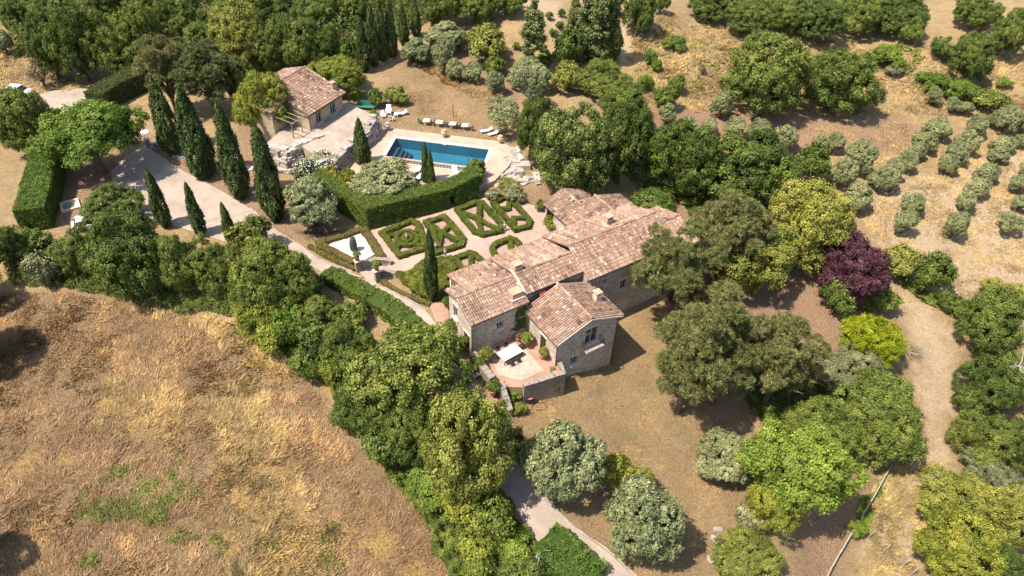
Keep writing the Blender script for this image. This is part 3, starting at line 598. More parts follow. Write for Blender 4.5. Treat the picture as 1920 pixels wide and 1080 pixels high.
rubble('retaining_wall', WR, 1.1, [3.95, 3.75, 3.7, 3.6, 3.5], 'rock', 'high rough grey stone retaining wall between the annex terrace and the pool', 'stone wall', .9, (.5, 1.3), (.2, .42), -.28, 1.0)
rubble('rock_ledge', [un(*p, 3.4) for p in [(508,272),(540,284),(565,270),(607,253)]], 2.4, 3.72, 'palerock', 'layered pale stone ledge at the near corner of the annex terrace', 'stone wall', .9, (.5, 1.2), (.15, .3), .1, 1.0)
rubble('stone_oven', [un(*p, 1.6) for p in [(523,303),(537,307),(552,302)]], 1.0, 2.7, 'palerock', 'block of stacked pale stones beside the tall cypress near the annex', 'stone stack', 1.5, (.7, 1.4), (.25, .45), 0, .8)
rubble('stone_steps', [un(*p, 1.0) for p in [(520,318),(540,322),(556,317)]], .4, 1.3, 'palerock', 'low pale stone edge below the stacked block of stones', 'stone wall', .8, (.5, 1.0), (.2, .3), 0, .8)
def boulder_field(name, pix, n, s, m, label, z=None, cat='rocks'):
    poly = wpoly(pix); b = MB(); xs = [p[0] for p in poly]; ys = [p[1] for p in poly]; k = 0
    while k < n:
        x, y = random.uniform(min(xs), max(xs)), random.uniform(min(ys), max(ys))
        if not inpoly(np.array(x), np.array(y), poly): continue
        k += 1; q = s*random.uniform(.5, 1.5); b.box((x, y, float(T(x, y))+q*.1), (q*1.4, q, q*.55), random.uniform(0, 6.28), (random.uniform(-.3, .3), random.uniform(-.3, .3)), random.random())
    return tag(b.build(name, M[m]), label, cat)
boulder_field('rock_outcrop', [(945,282),(975,290),(985,330),(955,345),(925,350),(940,310)], 55, .9, 'palerock', 'pale broken rock slabs stepping down beside the right end of the pool')
boulder_field('rock_outcrop', [(1000,318),(1020,330),(1010,352),(975,345)], 18, .7, 'palerock', 'few pale boulders below the round linden right of the pool')
boulder_field('rock_outcrop', [(505,280),(560,290),(610,300),(590,320),(540,300),(500,300)], 45, .8, 'rock', 'dark broken rocks below the ledge of the annex terrace')
boulder_field('rock_edging', [(285,268),(330,282),(398,300),(470,312),(478,322),(400,312),(320,292),(284,278)], 60, .55, 'rock', 'row of rough grey stones edging the bed of tall cypresses')
boulder_field('rock_outcrop', [(1340,1000),(1350,990),(1345,1060),(1330,1060)], 8, .4, 'palerock', 'few pale stones beside the yellow-green shrub at the bottom edge')
# ------------------------------------------------------------------ buildings
def house_local(root):
    return lambda o: (setattr(o, 'parent', root), o)[1]
def wallseg(b, p0, p1, z0, z1, ops=(), depth=.28):
    """outer wall face from p0 to p1 (outside on the right), openings as (s0, s1, za, zb) with reveals"""
    P0 = Vector(p0); d = (Vector(p1)-P0); Ln = d.length; d.normalize(); nn = Vector((d.y, -d.x)); S = sorted({0, Ln, *[o[0] for o in ops], *[o[1] for o in ops]}); Z = sorted({z0, z1, *[o[2] for o in ops], *[o[3] for o in ops]})
    pt = lambda s, z, k=0: (P0.x+d.x*s-nn.x*k, P0.y+d.y*s-nn.y*k, z)
    for i in range(len(S)-1):
        for j in range(len(Z)-1):
            sm, zm = (S[i]+S[i+1])/2, (Z[j]+Z[j+1])/2
            if any(o[0] < sm < o[1] and o[2] < zm < o[3] for o in ops): continue
            b.face([pt(S[i], Z[j]), pt(S[i+1], Z[j]), pt(S[i+1], Z[j+1]), pt(S[i], Z[j+1])], [(S[i]+P0.x, Z[j]), (S[i+1]+P0.x, Z[j]), (S[i+1]+P0.x, Z[j+1]), (S[i]+P0.x, Z[j+1])])
    for o in ops:
        for (a, c) in (((o[0], o[2]), (o[0], o[3])), ((o[0], o[3]), (o[1], o[3])), ((o[1], o[3]), (o[1], o[2])), ((o[1], o[2]), (o[0], o[2]))):
            b.face([pt(*a), pt(*c), pt(*c, depth), pt(*a, depth)], [(0, a[1]), (1, c[1]), (1, c[1]+.3), (0, a[1]+.3)])
    return P0, d, nn
def window(root, P0, d, nn, o, shutters=False, door=False, lab=None):
    """frame, glass and sill set into an opening"""
    s0, s1, z0, z1 = o; w = s1-s0; h = z1-z0; rz = math.atan2(d.y, d.x); c = P0+d*(s0+s1)/2
    at = lambda s, k: (P0.x+d.x*s-nn.x*k, P0.y+d.y*s-nn.y*k)
    f = MB()
    for s in (s0+.05, (s0+s1)/2, s1-.05): q = at(s, .2); f.box((q[0], q[1], (z0+z1)/2), (.08, .07, h), rz)
    for z in (z0+.05, z1-.05): q = at((s0+s1)/2, .195); f.box((q[0], q[1], z), (w, .07, .08), rz)
    fo = f.build('door' if door else 'window', M['darkwood'] if door else M['frame'], root)
    g = MB(); q = at((s0+s1)/2, .24); g.box((q[0], q[1], (z0+z1)/2), (w, .04, h), rz); g.build('pane', M['darkwood'] if door else M['glass'], fo)
    if not door: s = MB(); q = at((s0+s1)/2, -.03); s.box((q[0], q[1], z0-.05), (w+.24, .36, .09), rz); s.build('sill', M['coping'], fo)
    if shutters:
        for sg in (0, 1):
            sh = MB(); ss = s0-.03-w*.25 if sg == 0 else s1+.03+w*.25; q = at(ss, -.05); sh.box((q[0], q[1], (z0+z1)/2), (w*.5, .06, h), rz); sh.build('shutter', M['frame'], fo)
    l = MB(); q = at((s0+s1)/2, -.02); l.box((q[0], q[1], z1+.09), (w+.35, .12, .16), rz); l.build('lintel', M['coping'], fo)
    return fo
def slope(root, A, B, C, D, name='roof', sp=.25, tl=.42, dark=0.0):
    """tiled roof slope: eave A-B, ridge D-C"""
    A, B, C, D = map(Vector, (A, B, C, D)); Wd = (B-A).length; e = (B-A).normalized(); S = (D-A).length; s = (D-A).normalized(); n = e.cross(s)
    if n.z < 0: n = -n
    b = MB(); th = n*.14; b.hexa([A-th, B-th, C-th, D-th], [A, B, C, D], .2) if e.cross(s).z > 0 else b.hexa([B-th, A-th, D-th, C-th], [B, A, D, C], .2)
    V0 = b.v; nr = int(Wd/sp)
    for i in range(nr):
        x = (i+.5)*Wd/nr; row = random.gauss(0, .07); y = -.06
        while y < S-.05:
            l = tl*random.uniform(.9, 1.1); p = A+e*x+s*y; w = Wd/nr*.47; q = e*random.gauss(0, .012)
            gp = float(vnoise(p.x, p.y, 1.6, 41))*.14+float(vnoise(p.x, p.y, .5, 42))*.1; t = min(1, max(0, .45+row+gp+random.gauss(0, .125)-dark)); rr = []
            if random.random() < .03: t = random.uniform(.75, .95)
            y1 = min(y+l, S)
            for yy, r, lift, qq in ((y-.04, w, .055, q), (y1, w*.86, .015, e*0)):
                c = A+e*x+s*yy+n*lift+qq; rr.append([c+e*r*math.cos(k*math.pi/4)+n*r*.95*math.sin(k*math.pi/4) for k in (4, 3, 2, 1, 0)])
            for k in range(4): b.face([rr[0][k], rr[0][k+1], rr[1][k+1], rr[1][k]], t=t)
            b.face(rr[0], t=.05); y += l
    return b.build(name, M['tiles'], root)
def ridge_cap(root, P, Q):
    P, Q = Vector(P), Vector(Q); d = (Q-P); Ln = d.length; d.normalize(); a = d.cross(Vector((0, 0, 1))).normalized(); b = MB(); x = 0
    while x < Ln:
        l = min(.45, Ln-x+.02); t = min(1, max(0, random.gauss(.5, .18))); rr = []
        for xx, r in ((x-.03, .17), (x+l, .14)): c = P+d*xx+Vector((0, 0, .05)); rr.append([c+a*r*math.cos(k*math.pi/4)+Vector((0, 0, 1))*r*math.sin(k*math.pi/4) for k in range(5)])
        for k in range(4): b.face([rr[0][k], rr[0][k+1], rr[1][k+1], rr[1][k]], t=t)
        x += l
    return b.build('ridge_tiles', M['tiles'], root)
def chimney(root, u, v, z, w, d, h, cap=True, m='brickch', name='chimney'):
    b = MB(); b.box((u, v, z+h/2-.4), (w, d, h+.8)); o = b.build(name, M[m], root)
    if cap:
        c = MB(); 
        for sx in (-1, 1): c.box((u+sx*(w/2-.07), v, z+h+.12), (.12, d, .24))
        c.box((u, v, z+h+.28), (w+.16, d+.16, .08)); c.build('chimney_cap', M['brickch'], o)
        k = MB(); k.box((u, v, z+h+.1), (w-.3, d-.1, .16)); k.build('flue', M['iron'], o)
    f = MB(); f.box((u, v, z+.02), (w+.35, d+.35, .1), 0, (0, 0)); f.build('flashing', M['mortar'], o)
    return o
H = empty('farmhouse', (HO[0], HO[1], 0), HA, 'long stone farmhouse with patchwork clay tile roofs in the middle of the estate', 'house')
def gut(root, P, Q, r=.07, name='gutter'): b = MB(); b.tube([P, Q], r, 6); return b.build(name, M['copper'], root)
# block A (left end), B (middle), C (right), D (far end): front v=.25, back v=7.7
b = MB()
A_front = wallseg(b, (.15, .2), (6.8, .2), -1, 4.5, [(2.9, 3.7, 2.2, 3.2), (4.7, 5.9, .9, 1.5)])
A_left = wallseg(b, (.15, 4.95), (.15, .2), -1, 4.5, [(.9, 1.8, 2.4, 4.2), (3.1, 4.2, 0, 2.2)])
b.face([(.15, 4.95, 4.5), (.15, .2, 4.5), (.15, 2.9, 5.55), (.15, 4.95, 5.0)])
wallseg(b, (1.9, 4.95), (.15, 4.95), -1, 5.0); wallseg(b, (1.9, 7.6), (1.9, 4.95), -1, 4.2, [(.4, 2.2, 1.2, 3.9)]); b.build('wall', M['wall'], H)
window(H, *A_front, (2.9, 3.7, 2.2, 3.2)); window(H, *A_front, (4.7, 5.9, .9, 1.5)); window(H, *A_left, (.9, 1.8, 2.4, 4.2)); window(H, *A_left, (3.1, 4.2, 0, 2.2), door=True)
b = MB(); bp = wallseg(b, (14, 7.4), (1.9, 7.4), -1, 4.3); wallseg(b, (6.8, 1.0), (14.3, 1.0), -1, 5.05); b.face([(6.75, -.0, 4.5), (6.75, .9, 5.0), (6.75, 2.8, 6.0), (6.75, 2.8, 5.6)])
b.face([(14.1, .9, 5), (14.1, -.3, 4.6), (14.1, 3.5, 6.35), (14.1, 2.8, 6.0)]); b.build('wall', M['wall'], H)
b = MB(); cf = wallseg(b, (14.2, -.15), (26.4, -.15), -7, 4.6, [(2.3, 2.9, 2.5, 3.4), (5.0, 5.9, .5, 2.0), (9.6, 10.5, 1.8, 3.3), (10.4, 11.2, -1.4, 0)])
wallseg(b, (14.2, 2), (14.2, -.15), -7, 4.6); wallseg(b, (26.4, -.9), (29.4, -.9), -7, 3.9); wallseg(b, (29.4, -.9), (29.4, 6.1), -7, 3.9); wallseg(b, (29.4, 6.1), (26.4, 6.1), -7, 4.2); wallseg(b, (26.4, 7.8), (14, 7.8), -1, 4.5); wallseg(b, (26.4, 6), (26.4, 7.8), -7, 4.5)
wallseg(b, (26.4, -.15), (26.4, -.9), -7, 4.0); b.face([(26.4, -.15, 4.6), (26.4, 7.8, 4.5), (26.4, 3.5, 6.3)])
b.build('wall', M['wall'], H)
for o in ((2.3, 2.9, 2.5, 3.4), (5.0, 5.9, .5, 2.0), (9.6, 10.5, 1.8, 3.3), (10.4, 11.2, -1.4, 0)): window(H, *cf, o)
slope(H, (-.15, -.1, 4.62), (6.75, -.1, 4.62), (6.75, 2.9, 5.83), (-.15, 2.9, 5.83))
slope(H, (1.65, 7.95, 4.36), (-.15+1.8, 7.95, 4.36), (1.65, 2.9, 5.83), (1.65, 2.9, 5.83)) if 0 else None
slope(H, (6.75, 7.95, 4.36), (1.6, 7.95, 4.36), (1.6, 2.93, 5.83), (6.75, 2.93, 5.83)); slope(H, (1.6, 5.15, 5.18), (-.15, 5.15, 5.18), (-.15, 2.93, 5.83), (1.6, 2.93, 5.83))
slope(H, (6.85, .68, 4.98), (14.7, .68, 4.98), (14.7, 2.8, 6.04), (6.85, 2.8, 6.04)); slope(H, (14.0, 8.0, 4.45), (6.85, 8.0, 4.45), (6.85, 2.83, 6.04), (14.0, 2.83, 6.04))
slope(H, (14.05, -.55, 4.62), (26.6, -.55, 4.62), (26.6, 3.5, 6.42), (14.05, 3.5, 6.42)); slope(H, (26.6, 8.3, 4.5), (14.05, 8.3, 4.5), (14.05, 3.53, 6.42), (26.6, 3.53, 6.42))
slope(H, (26.65, -1.3, 3.92), (29.7, -1.3, 3.92), (29.7, 2.7, 5.32), (26.65, 2.7, 5.32)); slope(H, (29.7, 6.3, 4.3), (26.65, 6.3, 4.3), (26.65, 2.73, 5.32), (29.7, 2.73, 5.32))
for P_, Q_ in (((-.15, 2.92, 5.85), (6.75, 2.92, 5.85)), ((6.85, 2.82, 6.06), (14, 2.82, 6.06)), ((14.05, 3.52, 6.44), (26.6, 3.52, 6.44)), ((26.65, 2.72, 5.34), (29.7, 2.72, 5.34))): ridge_cap(H, P_, Q_)
for P_, Q_ in (((-.15, -.2, 4.52), (6.6, -.2, 4.52)), ((6.85, .6, 4.86), (14, .6, 4.86)), ((14.05, -.65, 4.5), (26.6, -.65, 4.5)), ((-.2, 5.3, 5.05), (1.5, 5.3, 5.05))): gut(H, P_, Q_)
gut(H, (.05, .08, 4.5), (.05, .08, 0), .06, 'downpipe')
b = MB(); b.box((6.8, 1.9, 5.6), (.22, 2.2, .2), 0, (-.0, 0)); b.v = [(x, y, z+(y-1.9)*.45) for x, y, z in b.v]; b.build('lead_flashing', M['mortar'], H)
b = MB(); b.box((1.85, 7.5, 2), (.3, .3, 4.6)); b.build('porch_post', M['coping'], H)
# wing with the gable over the lawn
b = MB(); wl = wallseg(b, (6.75, .2), (6.75, -5.45), -5, 3.5, [(2.7, 3.7, 0, 2.1)]); wg = wallseg(b, (6.75, -5.45), (14.3, -5.45), -8, 3.5, [(3.5, 5.1, .9, 3.3), (1.9, 2.8, -1.2, .1), (5.2, 6.1, -.6, .8)]); wr = wallseg(b, (14.3, -5.45), (14.3, .2), -8, 3.5)
b.face([(6.75, -5.45, 3.5), (14.3, -5.45, 3.5), (10.52, -5.45, 4.98)], [(0, 3.5), (7.5, 3.5), (3.8, 5)]); b.build('wall', M['wall'], H)
window(H, *wl, (2.7, 3.7, 0, 2.1), door=True); dw = window(H, *wg, (3.5, 5.1, .9, 3.3)); window(H, *wg, (1.9, 2.8, -1.2, .1)); window(H, *wg, (5.2, 6.1, -.6, .8))
b = MB(); b.box((11.05, -5.95, .82), (2.3, .95, .14)); bo = b.build('balcony', M['mortar'], H); r = MB()
for k in range(15): r.tube([(9.95+k*.157, -6.38, .85), (9.95+k*.157, -6.38, 1.8)], .018, 4)
for k in range(6):
    for xx in (9.95, 12.15): r.tube([(xx, -5.5-k*.17, .85), (xx, -5.5-k*.17, 1.8)], .018, 4)
r.tube([(9.95, -5.5, 1.82), (9.95, -6.38, 1.82), (12.15, -6.38, 1.82), (12.15, -5.5, 1.82)], .03, 4); r.build('railing', M['iron'], bo)
slope(H, (6.35, .25, 3.45), (6.35, -5.8, 3.45), (10.52, -5.8, 5.02), (10.52, .25, 5.02), sp=.27, tl=.45, dark=.06); slope(H, (14.7, -5.8, 3.45), (14.7, .25, 3.45), (10.52, .25, 5.02), (10.52, -5.8, 5.02), sp=.27, tl=.45, dark=.06)
ridge_cap(H, (10.52, -5.8, 5.06), (10.52, .6, 5.06)); gut(H, (6.28, .1, 3.35), (6.28, -5.8, 3.35)); gut(H, (14.78, .1, 3.35), (14.78, -5.8, 3.35)); gut(H, (6.6, -5.55, 3.3), (6.6, -5.55, 0), .06, 'downpipe'); gut(H, (14.45, -5.55, 3.3), (14.45, -5.55, -5.6), .06, 'downpipe')
b = MB()
for sg in (0, 1):
    x0_, x1_ = ((6.35, 10.52), (14.7, 10.52))[sg]; q = [(x0_, -5.83, 3.22), (x1_, -5.83, 4.79), (x1_, -5.83, 5.0), (x0_, -5.83, 3.43)]; b.hexa([(x, y-.06, z) for x, y, z in (q if sg == 0 else q[::-1])], [(x, y+.05, z) for x, y, z in (q if sg == 0 else q[::-1])])
b.build('bargeboard', M['mortar'], H)
# rear gabled rooms
b = MB(); wallseg(b, (19.2, 15), (19.2, 7), -1, 3.3, [(.3, 1.8, 0, 2.6)]); wallseg(b, (24.4, 15), (19.2, 15), -1, 3.3); wallseg(b, (24.4, 11), (24.4, 15), -1, 3.3); b.face([(24.4, 15, 3.3), (19.2, 15, 3.3), (21.75, 15, 4.25)]); b.build('wall', M['wall'], H)
b = MB(); wallseg(b, (20.1, 11.3), (20.1, 7), -1, 3.6); wallseg(b, (27.6, 11.3), (20.1, 11.3), -1, 3.6); wallseg(b, (27.6, 6), (27.6, 11.3), -1, 3.6); b.face([(27.6, 11.3, 3.6), (20.1, 11.3, 3.6), (24, 11.3, 4.75)]); b.build('wall', M['wall'], H)
kw = dict(sp=.29, tl=.45, dark=.05)
slope(H, (18.85, 15.3, 3.2), (18.85, 9.0, 3.2), (21.75, 9.0, 4.3), (21.75, 15.3, 4.3), **kw); slope(H, (24.7, 9.0, 3.2), (24.7, 15.3, 3.2), (21.75, 15.3, 4.3), (21.75, 9.0, 4.3), **kw); ridge_cap(H, (21.75, 15.3, 4.34), (21.75, 10.5, 4.34))
slope(H, (19.75, 11.6, 3.58), (19.75, 7.0, 3.58), (24, 7.0, 4.75), (24, 11.6, 4.75), **kw); slope(H, (27.95, 7.0, 3.58), (27.95, 11.6, 3.58), (24, 11.6, 4.75), (24, 7.0, 4.75), **kw); ridge_cap(H, (24, 11.6, 4.79), (24, 7.6, 4.79))
chimney(H, 7.35, 3.3, 6.0, .9, .7, .75); chimney(H, 5.75, 1.0, 5.0, 1.3, 1.0, .75, False, 'brickch'); chimney(H, 20.8, 5.1, 5.95, .8, .7, .8); chimney(H, 13.3, -3.0, 3.95, .65, .65, 1.0, True, 'coping')
d_ = MB(); d_.lathe((8.8, .35, 4.3), [(.45, 0), (.47, .04), (.3, -.02)], 14); d_.v = [(x, y-(z-4.3), z+(y-.35)*.9) for x, y, z in d_.v]; d_.tube([(8.8, .5, 3.9), (8.8, .4, 4.4)], .03, 5); tag(d_.build('satellite_dish', M['red'], H), 'small dark red dish')
# ------------------------------------------------------------------ annex
X = empty('guest_house', (AO[0], AO[1], 3.5), AA, 'small stone guest house with tiled roof above the pool terrace', 'house')
b = MB(); af = wallseg(b, (0, 0), (7.1, 0), -.5, 2.6, [(1.35, 2.45, .1, 2.2), (4.4, 5.5, .1, 2.2)]); al = wallseg(b, (0, 10), (0, 0), -3, 2.6); wallseg(b, (7.1, 0), (7.1, 10), -1, 2.6); wallseg(b, (7.1, 10), (0, 10), -3, 3.2)
b.face([(0, 10, 2.6), (0, 0, 2.6), (0, 6.4, 4.5)]); b.face([(7.1, 0, 2.6), (7.1, 10, 2.6), (7.1, 6.4, 4.5)]); b.build('wall', M['annexwall'], X)
for o in ((1.35, 2.45, .1, 2.2), (4.4, 5.5, .1, 2.2)): window(X, *af, o)
slope(X, (-.4, -.45, 2.5), (7.5, -.45, 2.5), (7.5, 6.4, 4.62), (-.4, 6.4, 4.62), sp=.27, tl=.45, dark=.1); slope(X, (7.5, 10.5, 3.3), (-.4, 10.5, 3.3), (-.4, 6.43, 4.62), (7.5, 6.43, 4.62), sp=.27, tl=.45, dark=.1); ridge_cap(X, (-.4, 6.42, 4.65), (7.5, 6.42, 4.65))
gut(X, (-.4, -.55, 2.4), (7.5, -.55, 2.4)); gut(X, (-.1, -.1, 2.4), (-.1, -.1, -.3), .06, 'downpipe'); chimney(X, 6.6, 1.0, 2.95, .6, .5, .8)
b = MB(); wallseg(b, (-3.2, 3.6), (0, 3.6), -3, 3.2); wallseg(b, (-3.2, 8), (-3.2, 3.6), -3, 3.2); wallseg(b, (0, 8), (-3.2, 8), -3, 3.2); wallseg(b, (0, 3.6), (0, 8), 2, 3.6); b.build('wall', M['annexwall'], X)
slope(X, (-3.5, 3.2, 3.2), (-3.5, 8.3, 3.2), (.3, 8.3, 4.1), (.3, 3.2, 4.1), sp=.27, tl=.45, dark=.12)
pg = MB()
for u_ in (-3.0, -1.2): pg.tube([(u_, .4, -.4), (u_, .4, 2.2)], .07, 6)
for u_ in (-3.0, -2.1, -1.2, -.3): pg.tube([(u_, -.1, 2.3), (u_, 3.5, 2.45)], .06, 6)
pg.tube([(-3.2, .3, 2.25), (-.1, .3, 2.25)], .07, 6); pg.build('pergola_frame', M['wood'], X)
# ------------------------------------------------------------------ courtyard
sheet('courtyard_floor', COURT, M['brick'], z=0.0, skirt=4)
sheet('courtyard_flagstones', [hw(1.6, -1.2), hw(5.3, -1.2), hw(5.3, -5.4), hw(2.6, -5.4), hw(1.0, -3.6)], M['courtstone'], z=.012)
def lowwall(name, pts, z0, z1, th, label, cat='stone wall', m='lowwall', cap=True, hs=None):
    b = MB(); l, r = offset_line(pts, th); n = len(pts)
    for i in range(n-1):
        za, zb = (z1, z1) if hs is None else (hs[i], hs[i+1]); g0 = z0 if not callable(z0) else z0(pts[i]); g1 = z0 if not callable(z0) else z0(pts[i+1])
        b.hexa([(r[i].x, r[i].y, g0), (r[i+1].x, r[i+1].y, g1), (l[i+1].x, l[i+1].y, g1), (l[i].x, l[i].y, g0)], [(r[i].x, r[i].y, za), (r[i+1].x, r[i+1].y, zb), (l[i+1].x, l[i+1].y, zb), (l[i].x, l[i].y, za)])
    o = b.build(name, M[m]); tag(o, label, cat)
    if cap:
        c = MB(); l, r = offset_line(pts, th+.1)
        for i in range(n-1):
            za, zb = (z1, z1) if hs is None else (hs[i], hs[i+1]); Ln = math.dist(pts[i][:2], pts[i+1][:2]); k = max(1, int(Ln/.55))
            for j in range(k):
                t0, t1 = j/k+.012, (j+1)/k-.012; R0, R1, L0, L1 = r[i].lerp(r[i+1], t0), r[i].lerp(r[i+1], t1), l[i].lerp(l[i+1], t0), l[i].lerp(l[i+1], t1); h0 = za+(zb-za)*t0; h1 = za+(zb-za)*t1; e = random.uniform(.04, .09)
                c.hexa([(R0.x, R0.y, h0+.003), (R1.x, R1.y, h1+.003), (L1.x, L1.y, h1+.003), (L0.x, L0.y, h0+.003)], [(R0.x, R0.y, h0+e), (R1.x, R1.y, h1+e), (L1.x, L1.y, h1+e), (L0.x, L0.y, h0+e)])
        c.build('capstone', M['lowcap'], o)
    return o
lowwall('parapet_wall', [hw(-.15, -.3), hw(-.15, -4.3)], -.3, .95, .6, 'thick stone parapet on the left side of the courtyard with rough cap')
lowwall('parapet_wall', [hw(.3, -5.2), hw(-.1, -7.6)], -3, .8, .5, 'short jagged end of stone wall beside the courtyard opening', hs=[.75, -.6])
lowwall('parapet_wall', [hw(2.2, -6.35), hw(6.6, -7.05), hw(7.0, -5.7)], -4, .5, .42, 'stone parapet above the lawn on the near side of the courtyard')
ob = MB(); ob.box((0, 0, .74), (2.1, 1.25, .05)); TB = empty('dining_table', hw(3.25, -2.1), HA+.1, 'large cream topped dining table in the courtyard', 'table'); ob.build('tabletop', M['cloth'], TB)
for sx in (-1, 1):
    for sy in (-1, 1): l = MB(); l.box((sx*.95, sy*.55, .36), (.06, .06, .71)); l.build('leg', M['iron'], TB)
TB.scale = (1.15, 1.15, 1.05)
def chair_mesh(low=False):
    s = MB(); s.box((0, 0, .45), (.45, .45, .04)); bk = MB(); bk.box((0, .22, .72), (.42, .03, .4)); lg = MB(); lg.box((0, 0, .21), (.04, .04, .43)); return s.mesh('seat', M['iron']), bk.mesh('backrest', M['iron']), lg.mesh('leg', M['iron'])
CHM = chair_mesh()
def chair(loc, rz, label, group=None):
    o = empty('metal_chair', loc, rz, label, 'chair', group); copy_of(CHM[0], 'seat', o); copy_of(CHM[1], 'backrest', o)
    for sx in (-1, 1):
        for sy in (-1, 1): l = copy_of(CHM[2], 'leg', o); l.location = (sx*.2, sy*.2, 0)
    return o
for i, (u_, v_, r_, lb) in enumerate([(2.8, -3.15, math.pi, 'left dark chair on the near side of the courtyard table'), (3.6, -3.1, math.pi, 'right dark chair on the near side of the courtyard table'), (2.6, -1.05, 0, 'left dark chair between the courtyard table and the house'), (3.6, -1.0, 0, 'right dark chair between the courtyard table and the house'), (4.8, -1.7, -1.57, 'dark chair at the arched door end of the courtyard table')]): chair(hw(u_, v_, .012), HA+r_, lb, 'chairs round the courtyard table')
POT = MB(); POT.lathe((0, 0, 0), [(.17, 0), (.25, .36), (.29, .38), (.29, .44), (.23, .44), (.2, .34)], 12); POTM = POT.mesh('pot', M['terracotta'])
def potted(p, s, label, kind='clipbush', k=1.0):
    o = empty('potted_shrub', p, 0, label, 'potted plant', 'potted shrubs round the house'); c = copy_of(POTM, 'pot', o); c.scale = (s, s, s)
    cm, tm, R0, H0, c0 = ARCH[kind][random.randrange(2)]; f = copy_of(cm, 'foliage', o); q = k*s*.36/R0; f.scale = (q, q, q); f.location = (0, 0, .38*s)
    return o
for (px, py, s, lb, kd) in [(868,655,1.6,'potted shrub at the left wall corner beside the downpipe','brightbush'),(846,625,1.7,'large potted shrub left of the front door','oakbush'),(838,577,1.2,'small potted shrub on the gravel beside the garden bank','oakbush'),(897,697,1.7,'potted shrub against the outside of the parapet','brightbush'),(924,745,1.6,'potted shrub at the jagged end of the stone wall','oakbush')]:
    q = on(px, py); potted((q[0], q[1], max(q[2], -.6)+.05), s, lb, kd, 1.25)
for (u_, v_, s, lb, kd) in [(.9, -1.3, 1.7, 'leafy potted shrub inside the left parapet', 'oakbush'), (1.6, -.9, .8, 'small empty looking pot behind the leafy shrub in the courtyard', 'drybush'), (5.6, -1.5, 1.7, 'bright green potted plant beside the arched door', 'brightbush'), (6.1, -4.0, 1.4, 'potted plant with orange pot near the gable corner', 'goldbush'), (5.3, -.6, 1.0, 'small pot in the shaded corner of the courtyard', 'drybush')]: potted(hw(u_, v_, .0), s, lb, kd, 1.15)
for (px, py, lb) in [(857,632,'worn stone bench beside the front door'), (898,707,'worn stone bench in front of the parapet')]:
    q = on(px, py); t = empty('stone_bench', (q[0], q[1], q[2]+.06), HA, lb, 'bench'); s = MB(); s.box((0, 0, .42), (1.5, .42, .1)); s.build('seat', M['rock'], t)
    for sx in (-1, 1): l = MB(); l.box((sx*.55, 0, .18), (.18, .36, .37)); l.build('leg', M['rock'], t)
def vine(name, u0, v0, du, dv, z0, z1, n, label, m='oak', cat='climbing plant'):
    P = np.stack([u0+RNG.uniform(0, 1, n)*du, v0+RNG.uniform(0, 1, n)*dv, z0+(z1-z0)*RNG.beta(1.2, 1.2, n)], 1); s = vnoise(P[:, 0]+P[:, 1], P[:, 2], .6, 7) > -.35; P = P[s]; W_ = np.array([hw(a, b_, c) for a, b_, c in P])
    nn = np.tile([HU[0]*(1 if du < .5 else 0)-HV[0], HU[1]*(1 if du < .5 else 0)-HV[1], .3], (len(P), 1)); V, Fc = leaf_quads(W_, nn, .14, 1.3, None, .8); return tag(link(bpy.data.objects.new(name, npmesh(name, V, Fc, M[m], RNG.uniform(.1, .8, len(P))))), label, cat)
vine('climbing_vine', 5.3, -.05, 1.2, .25, .8, 4.1, 1500, 'dark climber on the shaded house wall in the courtyard corner')
# fire pit barrel and hose by the parapet
q = on(992, 752); fp = empty('metal_barrel', (q[0], q[1], q[2]), 0, 'dark metal planter barrel on the lawn below the courtyard wall', 'barrel'); b = MB(); b.lathe((0, 0, .25), [(.42, 0), (.52, .1), (.55, .55), (.48, .55), (.44, .4)], 16); b.build('barrel', M['iron'], fp)
b = MB(); b.lathe((0, 0, .62), [(.45, 0), (.3, .06)], 12); b.build('ash_bed', M['terracotta'], fp); b = MB()
for k in range(3): a = k*2.1; b.tube([(math.cos(a)*.6, math.sin(a)*.6, 0), (math.cos(a)*.4, math.sin(a)*.4, .35)], .03, 5)
b.build('leg', M['iron'], fp)
b = MB(); pts = []
for k in range(60): a = k*.35; r_ = .5+.1*math.sin(k*.7); x, y = q[0]+1.1+math.cos(a)*r_*1.4, q[1]-.5+math.sin(a)*r_; pts.append((x, y, float(T(x, y))+.06+.01*(k % 5)))
b.tube(pts, .02, 4); tag(b.build('garden_hose', M['rubber']), 'dark hose lying in loops on the lawn beside the barrel', 'hose')
b = MB(); q = un(945, 738, -1.0); b.tube([(q[0], q[1], -1.6), (q[0], q[1]+.1, .9)], .035, 5); tag(b.build('wooden_pole', M['wood']), 'thin pole leaning up at the near corner of the courtyard', 'pole')
